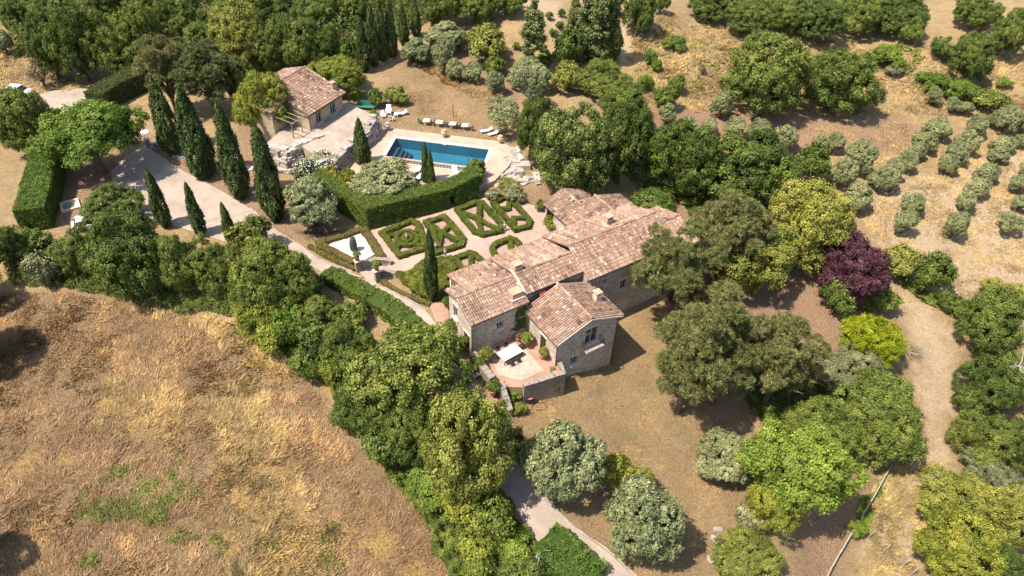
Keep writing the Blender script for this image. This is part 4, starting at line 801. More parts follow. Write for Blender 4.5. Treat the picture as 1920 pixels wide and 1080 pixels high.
# ------------------------------------------------------------------ formal garden
def wp(*pix): return [un(a, b_, 0)[:2] for a, b_ in pix]
g0 = lambda p: float(T(p[0], p[1]))-.4
w1 = smooth_line(wp((673,503), (692,500), (705,494), (728,494), (735,496)), 5); lowwall('garden_wall', w1, -.4, .7, .4, 'curved low stone wall on the left of the garden steps', hs=[.95-.5*(i/(len(w1)-1)) for i in range(len(w1))])
w2 = smooth_line(wp((708,522), (716,516), (728,514), (745,517)), 5); lowwall('garden_wall', w2, -.4, .6, .4, 'curved low stone wall on the right of the garden steps', hs=[.85-.5*(i/(len(w2)-1)) for i in range(len(w2))])
for (px, py, lb, lp) in ((672, 507, 'square stone gate pillar with a plant, left of the garden steps', 'green potted plant on the left garden pillar'), (708, 525, 'square stone gate pillar with a plant, right of the garden steps', 'green potted plant on the right garden pillar')):
    q = un(px, py, 0); t = empty('stone_pillar', (q[0], q[1], -.3), HA, lb, 'pillar'); b = MB(); b.box((0, 0, .85), (.55, .55, 1.7)); b.build('shaft', M['lowwall'], t); b = MB(); b.box((0, 0, 1.75), (.7, .7, .1)); b.build('capstone', M['coping'], t); potted((q[0], q[1], 1.5), 1.1, lp, 'brightbush', 1.3)
q = un(664, 470, 0); b = MB(); b.lathe((q[0], q[1], .1), [(.36, 0), (.44, .3), (.46, .8), (.40, 1.4), (.28, 1.85), (.10, 2.05)], 9); b.v = [(x+random.gauss(0, .015), y+random.gauss(0, .015), z) for x, y, z in b.v]
tag(b.build('standing_stone', M['bronze']), 'dark upright sculpted stone standing on the white gravel bed', 'sculpture')
def bed(outer, inner, label, soil_label=None, w=.66, h=.55, k=0):
    P = [un(a, b_, 0)[:2] for a, b_ in outer]; C = np.mean(P, axis=0); Pi = [C+(p-C)*(1-.42/np.linalg.norm(p-C)) for p in P]
    root = empty('box_parterre', (C[0], C[1], 0), 0, label, 'parterre', 'clipped box parterres'); root_loc = Vector(root.location)
    def un_(o): o.parent = root; o.matrix_parent_inverse = Matrix.Translation(-root_loc); return o
    s = sheet('soil', P, M['soil'], .055, kind=None); un_(s)
    un_(hedge('outer_hedge', Pi, w, h, 'box', None, parent=root, closed=True, leaf=.085, dens=420, lump=.09)); 
    for ln in inner:
        q = [un(a, b_, 0)[:2] for a, b_ in ln]; un_(hedge('inner_hedge', q, w*.85, h*.9, 'box', None, parent=root, leaf=.085, dens=420, lump=.11))
    return root
def circ(cx, cy, rx, ry, n=14): return [(cx+rx*math.cos(6.283*i/n), cy+ry*math.sin(6.283*i/n)) for i in range(n+1)]
bed([(710,439),(772,414),(786,420),(802,465),(797,472),(748,487)], [circ(763,450,20,13), [(725,447),(745,443)], [(752,462),(735,472)], [(780,440),(786,430)], [(775,460),(792,464)], circ(763,450,8,5, 9)], 'leftmost box parterre with ring hedges inside, next to the white gravel bed')
bed([(795,418),(833,407),(846,418),(874,451),(869,465),(820,479),(806,440)], [[(810,425),(830,441),(860,455)], [(848,422),(828,441),(822,468)]], 'box parterre behind the lone garden cypress')
bed([(852,397),(890,385),(905,385),(947,426),(942,438),(907,447),(887,441)], [[(868,403),(895,415),(935,433)], [(899,390),(898,415),(902,442)]], 'box parterre with a hedge cross, nearest the arch in the tall hedge')
bed([(919,386),(946,372),(958,377),(999,419),(994,429),(967,436)], [[(955,382),(953,396),(938,398)], [(963,430),(962,412),(985,412)]], 'box parterre furthest right with hooked inner hedges')
bed([(916,467),(925,456),(958,444),(972,448),(985,462),(960,482),(925,485)], [[(957,447),(958,470)]], 'box parterre nearest the long roof')
bed([(846,486),(880,472),(894,475),(912,490),(905,505),(865,510)], [[(882,474),(884,500)]], 'small box parterre behind the low end of the long roof')
for (pp, lb) in (([(606,470),(600,458),(640,446),(678,433)], 'yellowing border hedge along the far side of the white gravel'), ([(682,434),(700,460),(714,482),(716,492)], 'yellowing border hedge on the right side of the white gravel'), ([(712,492),(690,497),(684,498)], 'short border hedge near the pillar by the white gravel'), ([(606,466),(632,478),(655,490),(664,496)], 'uneven border hedge between the white gravel and the road')):
    hedge('border_hedge', wp(*pp), .9, .55, 'drybox', lb, leaf=.1, dens=300, lump=.16)
hedge('road_edging_hedge', smooth_line(wp((580,462),(610,480),(640,494),(667,506)), 4), .5, .35, 'drybox', 'brown low edging hedge along the road beside the white gravel bed', leaf=.09, dens=320, lump=.1)
hedge('road_edging_hedge', smooth_line(wp((717,527),(745,545),(780,562),(806,572)), 4), .5, .35, 'drybox', 'brown low edging hedge along the road below the green bank', leaf=.09, dens=320, lump=.1)
# stone urns and small garden ornaments
def urn(p, s, label, m='brickch'):
    b = MB(); b.lathe(p, [(.22*s, 0), (.12*s, .12*s), (.4*s, .45*s), (.42*s, .75*s), (.22*s, .95*s), (.3*s, 1.05*s)], 12); return tag(b.build('stone_urn', M[m]), label, 'urn')
urn(un(727,244,1.5), 1.1, 'dark urn on the lawn corner beside the retaining wall', 'rock'); urn(un(833,257,1.5), 1.1, 'pale round urn behind the middle of the pool'); urn(un(938,268,1.5), 1.1, 'round urn at the far right corner of the pool deck')
for (px, py, lb) in ((817,470,'small stone figure beside the lone garden cypress'), (835,482,'small white stone figure at the edge of the green bank'), (946,432,'weathered grey stone figure at the corner of a parterre'), (763,452,'small white stone figure in the centre of the leftmost parterre')):
    q = un(px, py, 0); b = MB(); b.lathe((q[0], q[1], 0), [(.2, 0), (.2, .25), (.1, .3), (.17, .7), (.2, .95), (.07, 1.05), (.1, 1.18), (.02, 1.3)], 9); tag(b.build('garden_statue', M['rock']), lb, 'statue')
# ------------------------------------------------------------------ tall narrow trees: tip, foot, width in the picture
def spire(kind, tx, ty, bx, by, w, label, name, group=None):
    p = on(bx, by); hs = np.arange(1, 30, .1); best = min(hs, key=lambda h: math.dist(un(tx, ty, p[2]+h)[:2], p[:2])); dist = math.dist(p, (0, 0, CAM_H))
    cm, tm, R0, H0, c0 = ARCH[kind][random.randrange(9) % len(ARCH[kind])]; R = (1.05 if w < 24 and ty < 60 else .88)*w/2*dist/np.linalg.norm(ray(bx, by)); s = R/R0
    o = empty(name, (p[0], p[1], p[2]-.05), random.uniform(0, 6.28), label, 'tree', group); o.scale = (s, s, best/(2*H0+c0)); copy_of(tm, 'trunk', o); copy_of(cm, 'crown', o); return o
CY = '''283 148 328 288 44|tall slim cypress, first of the leaning row by the two round covers
333 168 385 332 52|tall cypress, second of the row along the gravel road
405 200 452 370 46|tall cypress, third of the row along the gravel road
476 240 518 411 48|tall cypress, last and nearest the garden of the road row
268 320 312 425 30|narrow cypress across the road rising out of the green trees, furthest left of three
340 346 378 440 26|narrow cypress tip across the road, middle of three
409 382 436 455 22|smallest cypress tip across the road, nearest the garden
668 224 682 312 30|cypress standing in front of the rough retaining wall
792 268 800 352 19|left stem of the twin cypress between the pool and the tall hedge
804 434 811 563 27|lone cypress on the green bank beside the long roof
675 33 684 134 22|cypress nearest the lawn in the far row above the pool
693 8 703 124 21|second cypress from the left in the far row above the pool
708 2 719 113 21|third cypress in the far row with its foot on the lawn
730 0 736 106 19|fourth cypress of the far row, slim and dark
753 8 758 84 17|fifth cypress of the far row with its foot in shade
778 -5 781 70 16|cypress furthest right in the far row'''
for ln in CY.split('\n'):
    a, lb = ln.split('|'); a = list(map(float, a.split())); spire('cypress', *a, lb, 'cypress', 'cypresses')
spire('cypress', 804, 284, 809, 355, 17, 'right and shorter stem of the twin cypress between pool and hedge', 'cypress', 'cypresses')
for a, lb in (((995,-3,996,133,54),'single tall poplar above the olives at the top middle'), ((1095,-60,1092,112,58),'left poplar of the dense clump beside the far track'), ((1120,-70,1120,122,60),'middle poplar of the dense clump beside the far track'), ((1145,-50,1142,118,54),'right poplar of the dense clump beside the far track'), ((1075,-20,1072,90,34),'pale poplar half hidden at the back of the clump')):
    spire('poplar', *a, lb, 'poplar', 'poplars')
# ------------------------------------------------------------------ trees and bushes: kind|crown box in the picture|label
TR = '''oak tree 0 0 46 54|dark oak in the top left corner
olive olive_tree -15 60 25 102|small olive at the left edge below the corner oak
oak tree 45 18 128 152|oak at the left end of the wood above the parked car
oak tree 95 12 185 158|second oak from the left in the wood above the gravel parking place
oak tree 160 5 242 158|broad oak in the middle of the wood above the clipped hedge
oak tree 222 0 300 128|dark oak behind the big grey-green pine
oak tree 150 -30 235 40|oak crown cut by the top edge left of middle wood
oak tree 290 -20 372 60|oak crown at the top edge behind the pine
oak tree 240 -25 300 30|small oak crown at the top edge
pine pine_tree 262 78 360 215|grey-green pine left of the pair behind the cypress row
pine pine_tree 330 88 445 215|grey-green pine right of the pair behind the cypress row
golden tree 392 12 498 122|yellow-green conifer-like tree behind the pines
linden tree 420 100 480 200|dark tree between the pine and the guest house
yellow linden_tree 440 118 540 262|big rounded bright linden hiding the left wall of the guest house
oak tree 505 15 598 118|green oak behind the guest house roof
oakbush tree 533 68 598 125|rounded pale green tree directly behind the guest house ridge
golden tree 590 25 640 120|light feathery tree behind the guest house and cypresses
oakbush tree 627 72 672 128|pale pointed tree left of the far cypress row
oak tree 470 -30 560 50|dark oak crown at the top edge above the guest house
oak tree 548 -25 640 45|oak crown at the top edge left of the far cypresses
oak tree 620 -35 690 40|dark crown at the top edge over the first far cypresses
oak tree 790 -30 860 40|oak crown at the top edge right of the far cypresses
oak tree 850 -35 930 40|broad dark oak crown at the top edge above the olives
oak tree 915 -35 985 25|dark oak crown at the top edge left of the single poplar
golden tree 800 0 840 40|yellowish crown lit by sun at the top edge
yellow tree 577 108 680 180|wide yellow-green tree to the right of the guest house
yellowbush bush 655 160 682 190|small bright yellow shrub at the foot of the wide yellow-green tree
oakbush bush 692 165 722 202|left dark shrub on the lawn behind the white chairs
oakbush bush 720 165 768 194|right wide shrub on the lawn behind the white chairs
brightbush bush 692 205 706 216|low green plant beside the green canvas seat
olive olive_tree 752 74 808 118|olive by the bottom of the far cypress row
olive olive_tree 797 38 872 80|wide pale olive behind at the edge of the wood
olive olive_tree 810 76 855 134|tall pale olive above the grass bank
brightbush bush 828 58 864 96|bright green shrub between the pale olives
olive olive_tree 868 108 904 164|upright olive standing on bare ground above the lawn
olive olive_tree 835 112 872 150|small rounded olive left of the upright one
goldbush bush 872 46 955 112|large yellow-green willow-like bush above the olives
oakbush bush 905 106 948 142|dark green shrub under the willow-like bush
olive olive_tree 910 130 946 178|small neat olive in the dry grass
olive olive_tree 955 112 1032 172|large pale olive at the foot of the single poplar
thinolive bare_tree 962 125 1022 210|grey half bare tree with visible twigs
thinolive olive_tree 902 186 978 252|sparse grey olive shading the sun loungers
oakbush bush 1036 55 1095 125|green bush on the left of the poplar clump
oak tree 1120 40 1168 122|rounded tree at the right foot of the poplar clump
goldbush bush 1035 112 1100 170|pale leafy walnut left of the darker one below the poplars
oak tree 1085 112 1190 185|leafy walnut below the poplar clump
oak tree 1130 155 1222 232|light green tree above the dark lindens
darktree linden_tree 965 178 1052 310|dark green linden at the pool end of the linden group
linden linden_tree 1000 198 1158 362|huge round linden with yellow tips left behind the long roof
darktree linden_tree 1100 190 1232 345|tall green linden directly right of the huge round one
darktree linden_tree 1208 225 1352 372|broad dense linden with dark gaps in the middle of the group
darktree linden_tree 1298 248 1505 408|widest linden of the group, at its right end
oak tree 1172 -25 1228 54|oak beside the far track at the top edge
oakbush tree 1225 -15 1256 24|small dark tree at the top edge beside the track oak
oakbush bush 1222 158 1272 200|round dark bush in the dry meadow
brightbush bush 1208 92 1232 122|narrow green shrub in the middle of the meadow
brightbush bush 1222 112 1244 134|small green shrub below the narrow one in the meadow
brightbush bush 1190 140 1226 172|low spreading weeds at the left of the meadow
oakbush bush 1254 138 1284 174|small upright bush in the meadow near the round one
brightbush bush 1244 66 1288 96|pale weed clump high in the meadow
drybush bush 1310 120 1326 142|tiny dark shrub in the dry meadow
olive olive_tree 1232 195 1270 232|pale olive at the meadow edge behind the lindens
olive olive_tree 1332 168 1378 224|olive left of the big dark oak
oak oak_tree 1348 66 1514 212|big dark oak standing in the meadow, left of the pair
oak oak_tree 1504 95 1650 212|big dark oak standing in the meadow, right of the pair
olive olive_tree 1402 182 1450 226|olive at the foot of the left big oak
olive olive_tree 1270 218 1310 252|grey olive behind the broad dense linden, left of two
olive olive_tree 1312 222 1350 255|grey olive behind the broad dense linden, right of two
olive olive_tree 1355 218 1398 258|grey olive peeping over the linden group on the right
olive olive_tree 1400 222 1445 262|grey olive behind the widest linden
oak tree 1300 -20 1382 38|oak at the left end of the hilltop wood
oak tree 1362 2 1448 62|second oak of the hilltop wood, pale green
oak tree 1436 -8 1508 58|third oak of the hilltop wood
oak tree 1488 0 1580 72|fourth oak of the hilltop wood, with deep shade below
oak tree 1565 -10 1650 62|fifth oak of the hilltop wood
oak tree 1635 -8 1732 62|oak at the right end of the hilltop wood
oak tree 1400 -40 1500 15|dark crown at the top edge behind the hilltop wood
oak tree 1540 -40 1640 12|crown at the top edge behind the hilltop wood
oakbush bush 1690 38 1730 82|dark bush below the right end of the hilltop wood
oak oak_tree 1795 -20 1882 46|big oak at the top edge on the right
oak oak_tree 1790 46 1884 126|round oak alone on the dry slope at the right
oak oak_tree 1862 14 1930 98|wide oak at the right edge of the slope
oakbush bush 1734 96 1782 134|bush with a yellow side on the slope path
brightbush bush 1625 86 1690 122|green bramble clump on the slope, upper
brightbush bush 1720 140 1775 166|green bramble clump on the slope, middle
brightbush bush 1768 152 1832 188|green bramble clump on the slope, lower
oakbush bush 1828 166 1893 208|big dark green bush above the olive rows
brightbush bush 1868 146 1898 164|small bright bush near the right edge of the slope
olive olive_tree 1735 163 1768 196|grey olive alone on the slope above the rows
olive olive_tree 1773 182 1802 212|left of two small grey olives below the brambles
olive olive_tree 1797 190 1826 216|right of two small grey olives below the brambles
olive olive_tree 1660 124 1692 148|grey bush olive right of the big oaks
olive olive_tree 1444 235 1498 282|olive nearest the lindens in the grove
olive olive_tree 1522 250 1556 294|left of two touching olives at the grove's upper left
olive olive_tree 1549 246 1584 290|right of two touching olives at the grove's upper left
olive olive_tree 1584 266 1644 328|large round olive at the left of the grove
olive olive_tree 1556 298 1606 352|olive below the large round one
olive olive_tree 1580 342 1638 396|olive beside the yellow-green tree at the grove's lower left
oakbush tree 1490 272 1556 344|dark green round tree among the olives
olive olive_tree 1632 312 1684 360|front olive of the first long row
olive olive_tree 1656 298 1696 338|second olive of the first long row
olive olive_tree 1682 280 1720 324|third olive of the first long row
olive olive_tree 1702 266 1738 302|fourth olive of the first long row
olive olive_tree 1712 246 1760 288|fifth olive of the first long row
olive olive_tree 1733 222 1786 262|last and highest olive of the first long row
olive olive_tree 1758 288 1798 328|front olive of the second row
olive olive_tree 1776 266 1818 310|middle olive of the second row
olive olive_tree 1792 244 1838 288|last olive of the second row
olive olive_tree 1812 214 1850 256|olive at the head of the third row, left
olive olive_tree 1846 212 1874 254|olive at the head of the third row, middle
olive olive_tree 1864 208 1908 260|olive at the head of the third row, right
olive olive_tree 1902 218 1935 262|olive at the right edge above the third row
olive olive_tree 1856 254 1906 288|olive in the third row near the right edge
olive olive_tree 1850 276 1894 306|front olive in the third row near the right edge
olive olive_tree 1896 252 1930 276|small olive at the right edge of the third row
olive olive_tree 1828 305 1874 345|upper olive of the pair in the fourth row
olive olive_tree 1812 332 1856 372|lower olive of the fourth row
olive olive_tree 1912 296 1940 335|half olive at the right edge in the fifth row
olive olive_tree 1895 326 1935 364|olive at the right edge below the fifth row
olive olive_tree 1793 358 1832 398|back olive of the middle grove pair
olive olive_tree 1770 396 1818 450|olive with a clear shadow standing forward in the grove
olive olive_tree 1688 360 1734 405|back olive of the front left grove pair
olive olive_tree 1676 392 1722 442|front olive of the front left grove pair
olive olive_tree 1896 366 1935 398|back olive of the right grove pair
olive olive_tree 1868 396 1916 440|front olive of the right grove pair
golden tree 1440 345 1590 500|large yellow-green pine-like tree above the purple plum
oak tree 1520 385 1600 480|green tree between the yellow-green tree and the plum
golden tree 1335 400 1482 545|light green umbrella pine beside the long roof
pine pine_tree 1288 370 1440 540|dark pine behind, nearest the end of the long roof
pine pine_tree 1196 432 1335 625|dark pine touching the long roof, with pale branches
pine pine_tree 1255 540 1400 700|great pine over the lawn, middle crown
pine pine_tree 1215 590 1370 790|lowest crown of the great pine over the lawn
pine pine_tree 1390 602 1530 775|thin pine with brown needles right of the great pine
plum plum_tree 1540 442 1668 570|purple leaved plum tree
oakbush bush 1537 522 1612 592|blue-green shrub under the purple plum
yellowbush bush 1608 545 1682 580|low yellow-green growth under the plum on the right
acid tree 1578 594 1688 690|rounded acid yellow-green tree below the plum
goldbush bush 1652 456 1728 522|pale green bush beside the track above the fig
oakbush tree 1714 472 1782 552|fig tree standing beside the track
oakbush bush 1755 545 1800 582|bramble beside the track below the fig, upper
oakbush bush 1790 560 1832 600|bramble beside the track below the fig, lower
brightbush bush 1640 545 1668 575|small green bush near the plum and track
oak tree 1810 540 1925 672|oak at the right edge above the bare branched ones
golden tree 1840 524 1925 585|yellow-green crown at the right edge
oak tree 1797 655 1905 790|big oak with pale bare branches at the right edge
oak tree 1870 640 1960 780|dark oak cut by the right edge
oak tree 1795 760 1890 880|lower oak with bare grey branches at the right edge
oak tree 1860 770 1950 900|dark oak crown low on the right edge
greytree tree 1800 846 1900 915|pale feathery tree below the right edge oaks
golden tree 1735 885 1880 1010|yellow-green tree in the lower right corner, back
golden tree 1830 900 1945 1040|yellow-green tree in the lower right corner, at the edge
yellow tree 1728 960 1860 1095|brownish green tree in the lower right corner, front
oak tree 1860 1030 1950 1110|green tree in the very lower right corner
greytree tree 1520 648 1650 735|grey-green willow-like tree below the thin pine
oak tree 1545 692 1712 815|green tree left of the track with full crown
oak oak_tree 1585 735 1734 872|round oak with grey twigs and shadow beside the fence
oak tree 1470 745 1600 860|dark tree in shade below the thin pine
bright tree 1388 792 1590 985|big bright green tree beside the lower lawn
yellow tree 1400 900 1500 1010|yellowish lower part of the bright green tree
greybush bush 1372 938 1438 1000|blue-green feathery shrub at the edge of the lower lawn
golden tree 1342 1002 1465 1095|yellow-green shrub at the bottom edge
brightbush bush 1592 974 1626 1010|small bright bush at the gap in the fence
olive olive_tree 980 782 1132 955|largest olive, on the lawn nearest the bottom of the house
olive olive_tree 1132 900 1280 1052|big round olive with a dark shadow at the bottom
olive olive_tree 1300 806 1412 908|medium olive alone on the lower lawn
yellowbush bush 1122 842 1200 925|green shrub between the two largest olives, left
yellowbush bush 1170 868 1228 935|green shrub between the two largest olives, right
oak tree 600 600 705 705|oak with pale leaves at the upper left of the central clump
oak tree 650 600 868 795|largest oak, broad and deep green, in the central clump beside the road
oak tree 625 700 745 812|dark oak on the field side of the central clump
oak tree 715 755 820 870|dark oak behind the yellow-green linden
limetree linden_tree 790 728 962 950|large yellow-green lumpy linden beside the road
oakbush tree 925 790 990 882|dark leafy growth over the road at the right side of the lumpy linden
oakbush bush 690 790 780 880|bush at the field edge below the central clump
brightbush bush 760 870 850 950|light bush at the field edge below the linden
yellowbush bush 815 900 900 990|yellow-green bush under the linden
oakbush bush 870 930 960 1020|leafy bush beside the road below the linden
yellowbush bush 850 985 950 1080|bright yellow-green bush at the bottom left of the road
brightbush bush 920 990 1000 1060|bush beside the clipped roadside hedge
oakbush bush 930 1040 1010 1100|bush at the bottom edge under the dead branches
oak tree 157 350 262 430|small oak over the hidden white cars
oak tree 105 412 195 520|pale oak left in the row along the field
oak tree 165 395 310 548|large oak in the middle of the row along the field
oak tree 297 408 400 560|yellowish oak in the row along the field
oak tree 370 430 455 575|oak right of the yellowish one in the row along the field
goldbush tree 428 402 505 480|thin pale tree beside the road
oakbush tree 478 440 545 540|small tree at the bend of the road
oak tree 440 455 568 585|oak at the right end of the row along the field
oak tree -25 400 42 520|oak cut by the left edge above the field
oakbush bush 25 430 95 478|bush at the end of the tall clipped hedge
greybush bush 45 465 115 535|grey-green bush at the top of the field
yellowbush bush 450 560 520 630|yellow-green bush on the bank, left
brightbush bush 505 570 580 650|light green bush on the bank, middle
drybush bush 555 575 640 650|brownish thin bush on the bank
oakbush bush 545 640 620 710|green bush on the bank at the corner of the field
yellowbush bush 590 660 650 730|yellow bush on the bank beside the central clump
oakbush bush 620 560 690 620|dark bush beside the dark road hedge
oakbush bush 505 505 600 575|dark leafy bush at the end of the field row
bright maple_tree 78 198 262 335|bright green maple over the gravel parking court
oak tree -20 152 86 300|oak at the left edge hiding the parked car
oakbush bush 76 203 120 238|small dark clipped bush left of the maple
drybush bush 50 112 98 162|grey half dry bush above the parked car
drybush bush 60 96 84 130|small grey dry bush at the left wood edge
olive olive_tree 660 298 780 385|wide olive inside the tall hedge in front of the pool
olive olive_tree 535 335 632 430|grey olive beside the road left of the tall hedge
greybush bush 545 292 600 360|leafy oleander with white flowers, left part
greybush bush 575 278 640 330|leafy oleander with white flowers, right part
yellowbush bush 603 308 640 348|yellow-green shrub beside the oleander
yellowbush bush 634 314 668 348|yellow-green shrub below the wall cypress
oakbush tree 872 292 914 352|small magnolia at the pool corner of the tall hedge
brightbush bush 655 352 680 372|yellow shrub inside the tall hedge
yellowbush bush 1018 396 1054 442|round bright shrub against the rear rooms
oakbush bush 1003 372 1024 400|small dark shrub beside the rear porch post
greybush bush 905 352 940 375|grey lavender clump on the bank at the end of the tall hedge
greybush bush 935 350 985 372|low green mound below the rock slabs
goldbush bush 935 335 975 355|mossy low shrub among the rock slabs
clipbush bush 1188 356 1262 402|large clipped dome behind the long roof
brightbush bush 1016 676 1058 738|climbing rose bush at the near corner of the gable
oakbush bush 940 720 978 752|bushy rose hanging at the courtyard corner
oakbush bush 936 745 962 775|low plant at the foot of the courtyard corner
goldbush bush 958 752 985 778|straw coloured plant beside the metal barrel
oak tree -180 530 -32 710|oak beyond the left edge whose shadow falls on the field
oak tree -150 450 -30 580|second oak beyond the left edge shading the field
oak tree -165 960 -32 1110|oak beyond the lower left corner shading the field
pine pine_tree 1295 590 1425 770|great pine over the lawn, crown between the lowest one and the thin pine
oak tree 60 -20 150 50|oak crown at the top edge right of the corner oak
oak tree 200 60 290 140|oak in shade behind the dark clipped hedge
oak tree 350 20 440 100|dark oak behind the grey-green pines
oak tree 455 60 530 135|dark oak left of the guest house roof
oak tree 420 -25 480 50|small oak crown at the top edge above the pines
oak tree 575 60 640 130|shaded tree between the guest house and the far cypresses
oak tree 500 480 600 590|oak crown at the bend above the bank
oakbush bush 560 590 650 680|green bush in the middle of the bank
brightbush bush 640 610 700 680|light bush between the bank and the central clump
yellowbush bush 470 600 540 670|yellowish bush at the lower left of the bank
oak tree 560 560 640 640|small oak joining the field row to the central clump
goldbush bush 838 130 858 150|small round shrub on the grass bank'''
for i, ln in enumerate(TR.split('\n')):
    a, lb = ln.split('|'); k, nm, *q = a.split(); random.seed(100+i); cat = 'bush' if nm == 'bush' else 'tree'
    tree(k, tuple(map(float, q)), lb, nm, cat, None, None)
# white flowers of the oleander are its own part
for o in [x for x in COL.objects if 'leafy oleander' in x.get('label', '')]:
    n = 340; d = rdir(n); d[:, 2] = np.abs(d[:, 2]); P = d*np.array([1.6, 1.6, 1.3])*RNG.uniform(.9, 1.05, (n, 1))+np.array([0, 0, 1.4]); V, Fc = leaf_quads(P, d, .13, 1.0, None, .5); tag(link(bpy.data.objects.new('flowers', npmesh('flowers', V, Fc, M['flower'], np.full(n, .5))), o), kind='stuff')
# young vines in rows near the top middle
k = 0
for (x, y) in [(968,62),(985,50),(1003,78),(1012,40),(1020,62),(1030,30),(1038,52),(1045,76),(1052,24),(1050,46),(1027,88),(1015,100),(1030,104),(1022,120)]:
    k += 1; tree('brightbush', (x-8, y-8, x+8, y+7), 'young vine plant in the dry rows between the poplars', 'vine_plant', 'vine', 'young vines between the poplars')
# ------------------------------------------------------------------ clipped hedges
def hp(z, *pix): return [un(a, b_, z)[:2] for a, b_ in pix]
TH = 3.4; dH = lambda p, q: (np.array(q)-np.array(p))/np.linalg.norm(np.array(q)-np.array(p))
cB, eB, lB = un(686, 434, 0)[:2], un(899, 381, 0)[:2], un(628, 397, 0)[:2]; d1 = dH(cB, eB); n1 = np.array([-d1[1], d1[0]]); d2 = dH(cB, lB)
W2 = 1.15; cen = cB+n1*W2+d1*W2*.9; aP = cen+d1*0; tall = [cB+d2*13+d1*W2, cen, eB+n1*W2]
at = .72; A0 = cen+(tall[2]-cen)*at; A1 = cen+(tall[2]-cen)*(at+.045)
hedge('tall_hedge', [tall[0], tall[1], A0], 2.2, TH, 'clip', 'tall clipped L-shaped hedge walling the pool garden from the parterres', z0=-.1, leaf=.1, dens=230, lump=.07)
hedge('tall_hedge', [A1, tall[2]], 2.2, TH+1.1, 'clip', 'right end of the tall clipped hedge beyond its arched doorway', z0=-.1, leaf=.1, dens=230, lump=.07, zf=[.79, 1])
hedge('hedge_arch', [A0, A1], 2.2, 1.2, 'clip', 'leafy lintel over the doorway cut in the tall hedge', z0=2.1, leaf=.1, dens=230, lump=.04)
def hp_on(*pix): return smooth_line([on(a, b_)[:2] for a, b_ in pix], 3)
hedge('arc_hedge', hp_on((188,210),(205,196),(228,183),(252,172),(275,162)), 3.2, 3.0, 'darkclip', 'dark thick curved clipped hedge behind the round covers', leaf=.12, dens=150, lump=.15)
hedge('parking_hedge', hp_on((104,300),(98,330),(88,370),(72,432)), 3.4, 3.2, 'clip', 'tall straight clipped hedge on the left of the parking court', leaf=.12, dens=150, lump=.1)
hedge('road_hedge', hp_on((612,520),(660,543),(712,572),(760,606),(800,640),(828,672)), 2.3, 1.0, 'clip', 'long dark clipped hedge along the near side of the road', leaf=.13, dens=170, lump=.3)
hedge('roadside_hedge', hp_on((1020,1020),(1045,1042),(1080,1070),(1110,1100)), 3.6, 1.3, 'clip', 'wide clipped hedge beside the road at the bottom edge', leaf=.13, dens=160, lump=.3)
cover('ivy_bank', wpoly([(742,521),(790,500),(800,488),(840,485),(865,500),(850,515),(838,530),(845,548),(836,565),(808,567),(770,546)]), .75, 16000, .15, 'box', 'green leafy ground cover on the bank beside the cypress', 'ground cover')
cover('undergrowth', wpoly([(430,550),(500,560),(600,560),(640,600),(650,640),(640,700),(690,790),(650,760),(560,680),(440,630)]), 1.6, 60000, .14, 'yellowgreen')
cover('undergrowth', wpoly([(640,690),(700,720),(760,830),(850,880),(940,930),(1000,1000),(1030,1090),(850,1100),(785,980),(705,870),(640,790)]), 1.7, 80000, .14, 'oak')
cover('undergrowth', wpoly([(20,430),(120,460),(200,520),(440,560),(430,600),(250,570),(120,545),(20,540)]), 1.2, 28000, .14, 'oak')
cover('woodland_floor', wpoly([(40,110),(240,120),(270,80),(440,90),(640,100),(760,70),(830,30),(1000,-10),(1000,-60),(-60,-60),(0,40)]), 3.0, 130000, .3, 'oak', lumpn=3)
cover('woodland_floor', wpoly([(1310,10),(1450,50),(1560,60),(1730,50),(1720,-30),(1280,-30)]), 2.0, 30000, .28, 'oak', lumpn=2.5)
cover('linden_undergrowth', wpoly([(1180,340),(1230,380),(1330,400),(1480,400),(1500,340),(1300,300),(1200,300)]), 1.0, 9000, .3, 'oak')
cover('slope_growth', wpoly([(1410,660),(1520,700),(1560,800),(1480,840),(1400,760)]), 1.0, 8000, .25, 'oak')
cover('track_brambles', wpoly([(1690,520),(1745,555),(1830,600),(1810,612),(1740,575),(1680,532)]), .9, 5000, .2, 'oak')
cover('field_weeds', wpoly([(110,1010),(190,890),(330,850),(350,960),(190,1070)]), .35, 7000, .11, 'oak', thr=.3)
cover('field_weeds', wpoly([(100,1040),(180,880),(350,840),(400,960),(190,1090)]), .3, 7000, .11, 'golden', thr=.1)
cover('field_weeds', wpoly([(0,640),(440,640),(640,850),(760,1080),(0,1080)]), .35, 26000, .13, 'greyshrub', thr=.95)
cover('field_weeds', wpoly([(60,1060),(330,1000),(640,960),(660,1090),(60,1090)]), .4, 12000, .12, 'golden', thr=.45)
cover('meadow_weeds', wpoly([(1170,40),(1330,60),(1400,180),(1200,210)]), .5, 5000, .3, 'golden', thr=.35)
cover('meadow_weeds', wpoly([(1560,60),(1700,90),(1900,190),(1900,215),(1800,200),(1650,120)]), .6, 4500, .3, 'oak', thr=.2)
cover('fence_weeds', wpoly([(1600,960),(1650,900),(1662,910),(1618,1000)]), .4, 1600, .18, 'bright')
